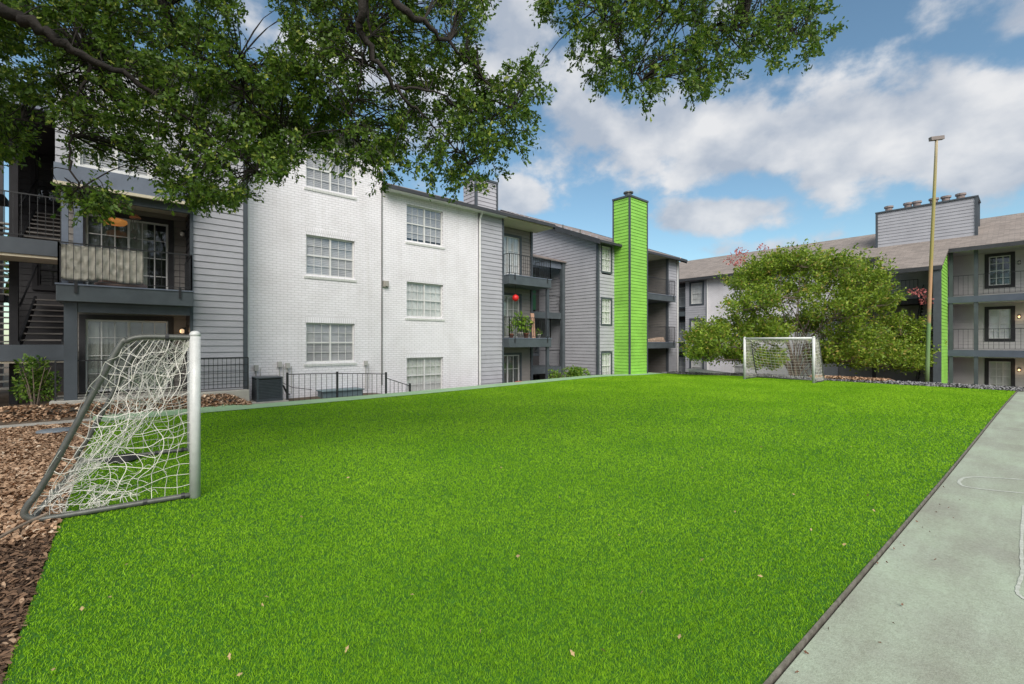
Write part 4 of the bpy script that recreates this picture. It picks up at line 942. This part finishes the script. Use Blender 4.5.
    for y in (Y0, Y1):
        for (dx, z) in ((.25, H-.075), (.1, .035), (.45, .035)): m = MB(); m.tube([(X0+sgn*dx, y, z0+z), (X0+sgn*(dx+.035), y, z0+z)], .041, 10); obj('clamp', m, M['iron'], t)
    t.rotation_euler = (0, 0, rot)
    return t
goal(.66, 6.61, 9.45, -1, 'nearer white posted goal at left with grey rear frame and slack tangled net', 0., .95, .026, True, .125, R(-4.6))
goal(22.3, 6.1, 8.92, 1, 'far white goal with a taut net in front of the tree', float(zg(22.3, 7.5)), .45, .006, False, .15, 0, .0060)
mb = MB(); P = [(.2*math.cos(a)*(1+.3*math.sin(3*a)), .13*math.sin(a)*(1+.2*math.cos(2*a))) for a in np.linspace(0, 6.283, 15)[:-1]]
mb.add([(.0+p[0], 9.25+p[1], .03) for p in P]+[(.0+p[0]*.6, 9.25+p[1]*.6, .12) for p in P]+[(0., 9.25, .13)], [(i, (i+1) % 14, 14+(i+1) % 14, 14+i) for i in range(14)]+[(14+i, 14+(i+1) % 14, 28) for i in range(14)])
tag(obj('sandbag', mb, mat('black_sack', (.02, .02, .022), .6), loc=(0, 9.25, .03), smooth=True), 'small black sandbag lying on the far ground bar of the near goal', 'sandbag')

# ------------------------------------------------------------------ pole
pb = at(927.8, 381, 20.6); pt = at(935, 139, 20.6); z0 = float(zg(pb[0], pb[1])); 
t = thing('wooden_pole', (pb[0], pb[1], z0), 'tall slim leaning wooden pole with a T shaped top standing beyond the turf', 'pole')
def polemat():
    m = mat('painted_pole', (.34, .30, .14), .75, .2, 3, .3, 30); tr = m.node_tree; b = tr.nodes['Principled BSDF']
    g = nd('ShaderNodeNewGeometry', tr); sp = nd('ShaderNodeSeparateXYZ', tr); tr.links.new(g.outputs['Position'], sp.inputs[0])
    n = nd('ShaderNodeTexNoise', tr); n.inputs['Scale'].default_value = 2.5; n.inputs['Detail'].default_value = 6; tr.links.new(g.outputs['Position'], n.inputs[0])
    v = mth('ADD', mth('DIVIDE', sp.outputs[2], 11.5, tree=tr), mth('MULTIPLY', mth('SUBTRACT', n.outputs[0], .5, tree=tr), .16, tree=tr), tree=tr)
    r = nd('ShaderNodeValToRGB', tr); tr.links.new(v, r.inputs[0]); e = r.color_ramp.elements
    e[0].position = .0; e[0].color = (.16, .24, .10, 1); e[1].position = 1; e[1].color = (.40, .33, .24, 1)
    for p, c in ((.24, (.13, .24, .09)), (.29, (.36, .22, .12)), (.42, (.42, .25, .14)), (.5, (.30, .26, .08)), (.75, (.34, .30, .11))): q = e.new(p); q.color = (*c, 1)
    tr.links.new(r.outputs[0], b.inputs['Base Color']); return m
mp_ = polemat(); mb = MB(); pts = [pb+(pt-pb)*u+np.array([.05*math.sin(u*4), .05*math.sin(u*3+1), 0]) for u in np.linspace(-.01, 1, 14)]
mb.tube(pts, list(np.linspace(.082, .055, 14)), 12); obj('shaft', mb, mp_, t, True)
mb = MB(); c = pts[-1]; rd = np.array([.756, -.655, .12]); rd /= np.linalg.norm(rd); fd = np.array([.654, .756, 0]); ud = np.cross(rd, fd)
mb.hexa([c+rd*a*.30+fd*b_*.08+ud*(w-.02) for w in (-.07, .10) for (a, b_) in ((-1, -1), (1, -1), (1, 1), (-1, 1))]); obj('head', mb, mat('weathered_head', (.23, .20, .19), .8), t, bevel=.01)

# concrete slab beyond the turf
mb = MB(); mb.hexa([(25.4, 10.1, -.5), (26.0, 10.1, -.5), (26.0, 13.3, -.5), (25.4, 13.3, -.5), (25.4, 10.1, -.06), (26.0, 10.1, -.06), (26.0, 13.3, .17), (25.4, 13.3, .17)])
mb.hexa([(25.3, 10.0, -.055), (26.1, 10.0, -.055), (26.1, 13.4, .175), (25.3, 13.4, .175), (25.3, 10.0, .04), (26.1, 10.0, .04), (26.1, 13.4, .28), (25.3, 13.4, .28)])
tag(obj('ramp', mb, mat('pale_slab', (.72, .72, .72), .7, .08), loc=(25.7, 11.7, -.5)), 'long pale grey tilted slab lying beyond the far left corner of the turf', 'slab')
# grey utility lid in the leaf litter
lx, ly = gp(56, 432); mb = MB(); mb.lathe((lx, ly, .0), [(.26, 0), (.30, .02), (.29, .05), (.1, .06)], 20); 
tag(obj('utility_cover', mb, mat('blue_grey_lid', (.20, .23, .26), .6, .1), loc=(lx, ly, 0), smooth=True), 'round blue grey utility cover lying in the brown leaves', 'utility cover')

# ------------------------------------------------------------------ far crape myrtle
def myrtle():
    bx, by = 28.3, 8.6; bz = float(zg(bx, by)); t = thing('tree', (bx, by, bz), 'wide multi stemmed green tree with a few reddish blooms behind the far goal', 'tree')
    base = np.array([bx, by, bz]); Rt = np.array([.756, -.655, 0]); Fd = np.array([.654, .756, 0])
    def w(r, f, z): return base+Rt*r+Fd*f+np.array([0, 0, z])
    # crown masses: r (right), f, z above base, radius r, radius z
    f0 = bx*.654+by*.756; r0 = bx*.756-by*.655
    def pxr(px): return (px-512)/450*f0-r0
    def pz(py): return CAMH-(py-342)/450*f0-bz
    cl = []
    for (px, py, rx, rz) in ((720, 345, 30, 21), (705, 342, 18, 16), (745, 330, 30, 22), (750, 285, 24, 26), (775, 274, 24, 14), (800, 271, 28, 12), (838, 270, 28, 13), (866, 286, 22, 16), (870, 308, 22, 20), (900, 335, 24, 24), (880, 355, 34, 22), (850, 345, 34, 28), (860, 310, 34, 30), (735, 360, 24, 10), (702, 357, 15, 11), (762, 364, 18, 8), (845, 360, 30, 14), (875, 366, 30, 11), (910, 366, 16, 10), (825, 362, 20, 12),
                             (820, 290, 40, 32), (780, 300, 40, 34), (800, 330, 40, 20), (755, 310, 30, 26), (835, 320, 34, 30), (905, 350, 20, 22), (765, 340, 26, 12)):
        for q in range(2):
            ff = rng.uniform(-2.0, 2.6); cl.append((w(pxr(px)*(1+ff/f0)+r0*ff/f0, ff, pz(py)+(py-342)/450*-ff*0), rx/450*f0, rz/450*f0))
    mb = MB(); crown = []
    trunks = [w(dx, df, 0) for dx, df in ((-.1, 0), (.1, .1), (.0, -.1), (.9, -.1), (-.15, .1))]
    Ps, Ds, Fp = [], [], []
    for i, (c, rx, rz) in enumerate(cl):
        s0 = trunks[i % 5]; m1 = s0+(c-s0)*.35+np.array([0, 0, .5+.25*(c[2]-bz)*.4]); m1 = .6*m1+.4*(s0+np.array([0, 0, 1.6]))
        pp = smooth([s0, m1, s0+(c-s0)*.72+np.array([0, 0, .3]), c], 4); (i % 2 == 0 or c[2] > bz+3.5) and mb.tube(pp, list(np.linspace(.085 if i < 8 else .03, .015, len(pp))), 6)
        for k in range(46):         # sprays: short twigs with leaves along
            v = rng.normal(0, 1, 3); v /= np.linalg.norm(v); v[2] = abs(v[2])*.9-.25
            p0 = c+v*np.array([rx, rx*.9, rz])*rng.uniform(.35, .8); dr = v+np.array([0, 0, .8]); dr /= np.linalg.norm(dr); ln = rng.uniform(.5, 1.15)
            if k % 3 == 0: mb.tube([c, p0, p0+dr*ln], [.018, .012, .004], 3, False)
            n = int(rng.integers(26, 44)); u = rng.random(n)
            Ps.append(p0+dr*(u*ln)[:, None]+rng.normal(0, .13, (n, 3))*(1.1-.6*u)[:, None]); Ds.append(np.repeat(dr[None]*.6, n, 0)+rng.normal(0, .4, (n, 3)))
    P = np.concatenate(Ps); Dd = np.concatenate(Ds); Pk = P[:, 2] > bz+.25; P, Dd = P[Pk], Dd[Pk]
    obj('trunk', mb, M['bark2'], t, True)
    cr = obj('crown', leaves_mesh('crown', P-base, .15, dirs=Dd, shape='leaf'), M['leaf_myrtle'], t)
    for (px, py, n, s) in ((735, 263, 130, .35), (741, 256, 60, .2), (917, 294, 60, .22), (926, 302, 40, .2), (763, 252, 40, .16)):
        c = w(pxr(px), -1.2, pz(py)); c = c+Rt*(-1.2*(px-512)/450); Q, v = ball_pts(n, c, (s*1.6, s*1.6, s), .1)
        obj('blossom', leaves_mesh('blossom', Q-base, .12, dirs=v, shape='leaf'), M['flower'], t)
    print('myrtle', len(P))
myrtle()

# ------------------------------------------------------------------ overhanging oak
def inside(poly, x, y):
    c = False; j = len(poly)-1
    for i in range(len(poly)):
        xi, yi = poly[i]; xj, yj = poly[j]
        if (yi > y) != (yj > y) and x < (xj-xi)*(y-yi)/(yj-yi)+xi: c = not c
        j = i
    return c
def oak():
    Rt = np.array([.756, -.655, 0]); Fd = np.array([.654, .756, 0])
    base = Rt*-6.2+Fd*1.0; base[2] = 0
    t = thing('oak_tree', tuple(base), 'large oak whose leafy boughs hang over the top of the view from the left', 'tree')
    mb = MB(); fork = base+np.array([0.2, .1, 4.2])
    mb.tube(smooth([base+np.array([0, 0, -.1]), base+np.array([.05, 0, .4]), base+np.array([.1, .1, 2.2]), fork], 5), list(np.linspace(.42, .30, 16)), 14); obj('trunk', mb, M['bark'], t, True)
    limbs = [[fork, at(-200, -120, 4.0), at(-30, -8, 4.3), at(40, 27, 4.5), at(85, 55, 4.7), at(150, 90, 5.0), at(215, 140, 5.4), at(262, 175, 5.8)],
             [fork, at(-120, -260, 4.6), at(80, -120, 5.2), at(150, -30, 5.4), at(180, 40, 5.6), at(240, 80, 5.9), at(285, 105, 6.1)],
             [fork, at(40, -420, 4.6), at(250, -180, 5.2), at(352, -20, 4.9), at(362, 35, 5.0), at(395, 85, 5.2), at(432, 125, 5.5), at(470, 165, 5.9)],
             [fork, at(60, -520, 4.7), at(300, -240, 5.2), at(385, -20, 4.9), at(430, 25, 5.1), at(470, 62, 5.4), at(515, 110, 5.8)],
             [fork, at(120, -600, 4.9), at(420, -330, 5.4), at(560, -90, 5.8), at(640, -10, 6.2), at(700, 25, 6.4), at(760, 35, 6.6), at(815, 42, 6.8)],
             [fork, at(-300, 0, 4.2), at(-120, 70, 4.6), at(-20, 100, 5.0), at(15, 120, 5.2)],
             [at(180, 40, 5.6), at(235, 62, 5.9), at(285, 82, 6.0), at(325, 100, 6.1), at(345, 130, 6.2)], [at(215, 70, 5.7), at(262, 110, 5.8), at(300, 140, 5.8)], [at(362, 35, 6.0), at(335, 75, 6.2), at(312, 120, 6.3)], [at(365, -20, 4.95), at(368, 40, 5.2), at(358, 90, 5.4), at(345, 130, 5.6)], [at(395, 85, 5.2), at(440, 95, 5.4), at(490, 120, 5.7)], [at(560, -90, 5.8), at(590, -10, 5.8), at(620, 50, 5.9), at(640, 80, 6.0)],
             [at(90, 62, 5.4), at(75, 110, 5.2), at(68, 150, 5.1), at(80, 190, 5.1)]]
    mb = MB(); pool = []
    for k, l in enumerate(limbs):
        p = smooth(l, 7); p = [q+rng.normal(0, .02, 3) for q in p]; r0 = (.105 if k < 6 else .022)
        rad = [max(.010, r0*(1-i/len(p))**1.25) for i in range(len(p))]
        mb.tube(p, rad, 8); pool += p[len(p)//4:] if k < 6 else p
    pool = np.array(pool)
    P1 = [(-260, -330), (-260, 160), (0, 158), (18, 145), (24, 98), (60, 105), (72, 150), (120, 152), (160, 178), (185, 200), (225, 203), (255, 192), (280, 165), (300, 140), (300, 95), (285, 62), (240, 62), (228, 0), (232, -330)]
    P1b = [(48, 184), (112, 192), (116, 203), (75, 203)]
    P2 = [(288, -330), (284, 55), (335, 70), (318, 130), (335, 155), (360, 172), (395, 186), (405, 160), (425, 165), (440, 180), (470, 188), (498, 184), (508, 165), (522, 130), (540, 95), (532, 60), (500, 20), (488, -10), (480, -330)]
    P3 = [(520, -330), (540, 8), (565, 32), (588, 70), (612, 84), (640, 100), (660, 84), (695, 90), (713, 103), (730, 90), (750, 62), (790, 64), (815, 58), (826, 44), (818, 15), (800, -20), (790, -330)]
    bare = [(585, 75, 0)]
    Ps, Ds = [], []
    def tipspray(px, py, tt, nl):
        p = at(px, py, tt); d2 = ((pool-p)**2).sum(1); q = pool[int(np.argmin(d2))]; ln = math.sqrt(d2.min())
        if ln > .05:
            mid = (p+q)/2+np.array([0, 0, .12*ln])+rng.normal(0, .06, 3)
            mb.tube(smooth([q, mid, p], 3), [.010*(min(ln, 1.2)*.5+.4)]*3+[.005]*2+[.003]*2, 4, False)
        dr = (p-q)/(ln+1e-6); dr = dr*.6+rng.normal(0, .35, 3); dr[2] -= .15; dr /= np.linalg.norm(dr)
        for s in range(3):
            d = dr+rng.normal(0, .55, 3); d /= np.linalg.norm(d); L2 = rng.uniform(.12, .3); mb.tube([p, p+d*L2*.6, p+d*L2], [.004, .003, .002], 3, False)
            n = nl//3; u = rng.random(n)**.7; Ps.append(p+d*(u*L2)[:, None]+rng.normal(0, .028, (n, 3))); Ds.append(np.repeat(d[None]*.7, n, 0)+rng.normal(0, .5, (n, 3)))
    P1c = [(236, 70), (280, 60), (330, 66), (334, 150), (305, 152), (285, 172), (240, 160)]
    specs = [(P1c, 150, 5.4, 6.8, 60), (P1, 1800, 4.85, 7.0, 70), (P2, 860, 5.2, 7.1, 62), (P3, 600, 5.3, 7.2, 60), (P1b, 26, 5.0, 5.4, 45)]
    for poly, n, ta, tb, nl in specs:
        xs = [q[0] for q in poly]; ys = [q[1] for q in poly]; k = 0
        while k < n:
            x = rng.uniform(min(xs), max(xs)); y = rng.uniform(min(ys), max(ys))
            if not inside(poly, x, y): continue
            if y < -40 and rng.random() < .72: continue
            if poly is P2 and rng.random() < .9 and ((x-314)**2/12**2+(y-105)**2/18**2 < 1 or (x-500)**2/26**2+(y-40)**2/40**2 < 1): continue
            tt = rng.uniform(ta, tb); w_ = at(x, y, tt)
            if n > 100 and math.sin(5.1*w_[0]+1.3)*math.sin(4.6*w_[1]+.7*w_[0])+.8*math.sin(5.3*w_[2]+2.1*w_[1]) < (-.42 if poly is P1 else -.34) and rng.random() < .82: continue
            tipspray(x, y, tt, nl); k += 1
    # the rest of the crown above and behind the viewer
    for k in range(420):
        a = rng.uniform(0, 6.28); rr = rng.uniform(.5, 4.2); p = fork+np.array([math.cos(a)*rr, math.sin(a)*rr, rng.uniform(1.0, 3.6)])
        f = p[0]*.654+p[1]*.756; r = p[0]*.756-p[1]*.655
        if f > .2 and abs(r/f) < 1.3 and (p[2]-CAMH)/f < .85: continue
        n = 40; Ps.append(p+rng.normal(0, .22, (n, 3))); Ds.append(rng.normal(0, 1, (n, 3)))
        if k % 6 == 0: mb.tube([fork, fork+(p-fork)*.5+np.array([0, 0, .3]), p], [.05, .03, .01], 5, False)
    obj('limbs', mb, M['bark'], t, True)
    P = np.concatenate(Ps); print('oak', len(P))
    obj('crown', leaves_mesh('crown', P-base, 0.058, up=.5, dirs=np.concatenate(Ds)), M['leaf_oak'], t)
oak()

# trees far behind the buildings, seen through gaps of the stairwell
def far_tree(x, y, h, label):
    z = -1.0; t = thing('tree', (x, y, z), label, 'tree'); mb = MB(); mb.tube([(x, y, z), (x+.2, y, z+h*.5), (x, y, z+h*.8)], [.3, .2, .08], 8); obj('trunk', mb, M['bark'], t)
    Ps, vs = [], []
    for k in range(26):
        v = rng.normal(0, 1, 3); v /= np.linalg.norm(v); c = np.array([x, y, z+h*.62])+v*np.array([h*.3, h*.3, h*.28]); P, q = ball_pts(160, c, (h*.12,)*3, .4); Ps.append(P); vs.append(q)
    obj('crown', leaves_mesh('crown', np.concatenate(Ps)-np.array([x, y, z]), .35, dirs=np.concatenate(vs), shape='leaf'), M['leaf_myrtle'], t)
far_tree(-6.5, 28, 9, 'green tree seen through the open stairwell at far left')

# ------------------------------------------------------------------ ground litter
M['chips'] = leafmat('bark_chips', (.045, .027, .017), (.21, .125, .075), (.36, .25, .165), 0, .85)
M['litter'] = leafmat('dry_leaves', (.24, .135, .075), (.64, .43, .28), (.78, .62, .46), .1, .8)
def scatter(name, xs, ys, dens, size, asp, curl, m, label, lift=.0, thick=False):
    n = int((xs[1]-xs[0])*(ys[1]-ys[0])*dens); x = rng.uniform(*xs, n); y = rng.uniform(*ys, n); z = zg(x, y)+rng.uniform(-.01, .045, n)+lift-.03
    a = rng.uniform(0, 6.28, n)+0; s = size*rng.uniform(.5, 1.5, n); ti = rng.normal(0, .28, (n, 2))
    d = np.stack([np.cos(a), np.sin(a), ti[:, 0]], -1); e = np.stack([-np.sin(a), np.cos(a), ti[:, 1]], -1)
    T = np.array([(-.5, -.35, 0), (-.15, -.5, curl), (.45, -.3, 0), (.5, .3, 0), (.0, .5, curl), (-.5, .35, 0)])
    c = np.stack([x, y, z], -1); V = c[:, None]+s[:, None, None]*(T[None, :, 0:1]*d[:, None]+asp*T[None, :, 1:2]*e[:, None]+T[None, :, 2:3]*np.array([0, 0, 1.]))
    F_ = (np.arange(n)*6)[:, None]+np.arange(6)[None]
    o = obj(name, np_mesh(name, V.reshape(-1, 3), F_), m); tag(o, label, kind='stuff'); o['category'] = 'ground cover'; return o
M['mulch'] = mat('mulch_bed', (.035, .022, .015), .95, .3, 22, .9, 40, col2=(.10, .06, .04))
tag(grid('mulch_bed', spaced(-14, -.52, .5), spaced(-3, 14.4, .5), -.01, M['mulch']), kind='structure')
scatter('bark_mulch', (-3.2, -.5), (1.0, 8.0), 4200, .042, .40, .12, M['chips'], 'dark brown bark mulch beside the turf in the near left corner')
scatter('leaf_litter', (-5.2, -.5), (6.2, 14.4), 1700, .058, .62, .25, M['litter'], 'tan and brown dry leaves covering the bed at left', .01)
scatter('leaf_strip', (-6, 2.9), (15.1, 15.7), 700, .08, .62, .25, M['litter'], 'strip of dry leaves in front of the patio slab', .04)
M['gravel'] = leafmat('grey_gravel', (.10, .10, .10), (.30, .30, .31), (.42, .40, .38), 0, .9)
scatter('gravel', (24.2, 26.2), (-2, 14.6), 300, .07, .8, .4, M['gravel'], 'grey gravel strip beyond the far edge of the turf', .03)
scatter('red_mulch', (24.8, 29), (4.2, 7.0), 260, .12, .5, .3, M['litter'], 'orange brown mulch around the foot of the far tree', .10)
# roots / sticks at lower left
for k, (pts, lb) in enumerate((([gp(-30, 560), gp(0, 545), gp(25, 535), gp(48, 528)], 'thin grey root crossing the mulch toward the goal corner'),)):
    mb = MB(); mb.tube([(p[0], p[1], .03+.01*i) for i, p in enumerate(smooth(pts, 4))], .016, 6); tag(obj('root', mb, M['bark2'], loc=(pts[0][0], pts[0][1], 0)), lb, 'root')
# scattered dead leaves on the turf and court
leafme = []
for k in range(3):
    Pz = np.zeros((1, 3)); me = leaves_mesh('fallen_leaf', Pz, .048, jit=.1, dirs=np.array([[1., 0, .1]])*8); leafme.append(me)
mdl = [mat('dead_leaf_tan', (.42, .30, .15), .8, .2, 30), mat('dead_leaf_brown', (.16, .08, .05), .8, .2, 30)]
for me in leafme: me.materials.append(mdl[0])
court_me = leafme[0].copy(); court_me.materials[0] = mdl[1]
spots = [(280, 385), (370, 350), (480, 280), (415, 190), (560, 656), (790, 568), (660, 285), (905, 300), (265, 611), (430, 545), (180, 590), (170, 512), (830, 610), (705, 560)]
px_list = [(82, 612), (111, 603), (125, 570), (185, 555), (192, 583), (143, 557), (264, 612), (230, 667), (269, 603), (54, 675), (243, 680), (570, 656), (300, 520), (410, 600), (520, 560), (345, 660), (640, 600), (480, 640),
           (795, 498), (735, 516), (866, 499), (875, 515), (868, 495), (811, 535), (846, 548), (700, 566), (757, 580), (620, 540), (560, 500), (700, 470), (760, 450), (500, 470), (430, 500), (350, 480), (260, 470), (640, 440), (850, 450), (900, 440), (800, 420), (560, 430), (600, 655), (680, 640)]
for (x, y) in px_list:
    g = gp(x, y); o = bpy.data.objects.new('fallen_leaf', leafme[int(rng.integers(3))]); C.objects.link(o)
    o.location = (g[0], g[1], float(zg(*g))+.04); o.rotation_euler = (rng.normal(0, .3), rng.normal(0, .3), rng.uniform(0, 6.28)); s = rng.uniform(.6, 1.1); o.scale = (s, s, s)
    tag(o, 'small dry tan leaf lying loose on the green turf', 'leaf', 'dry leaves scattered on the turf')
for (x, y) in [(918, 522), (922, 528), (927, 520), (930, 532), (934, 512), (947, 508), (940, 505), (926, 540), (905, 546), (900, 561), (888, 563), (878, 563), (820, 627), (785, 668), (935, 536), (890, 540), (958, 500), (952, 518), (944, 488), (881, 545), (877, 642), (903, 604), (891, 622), (933, 560), (800, 650), (900, 530)]:
    g = gp(x, y); 
    if g[1] > yr(g[0])-.05: g = np.array([g[0], yr(g[0])-.08])
    o = bpy.data.objects.new('fallen_leaf', court_me); C.objects.link(o)
    o.location = (g[0], g[1], float(zg(*g))+.002); o.rotation_euler = (rng.normal(0, .12), rng.normal(0, .12), rng.uniform(0, 6.28)); s = rng.uniform(.35, .8); o.scale = (s, s, s)
    tag(o, 'small brown leaf fragment lying on the pale concrete beside the turf', 'leaf', 'brown leaf bits on the concrete')
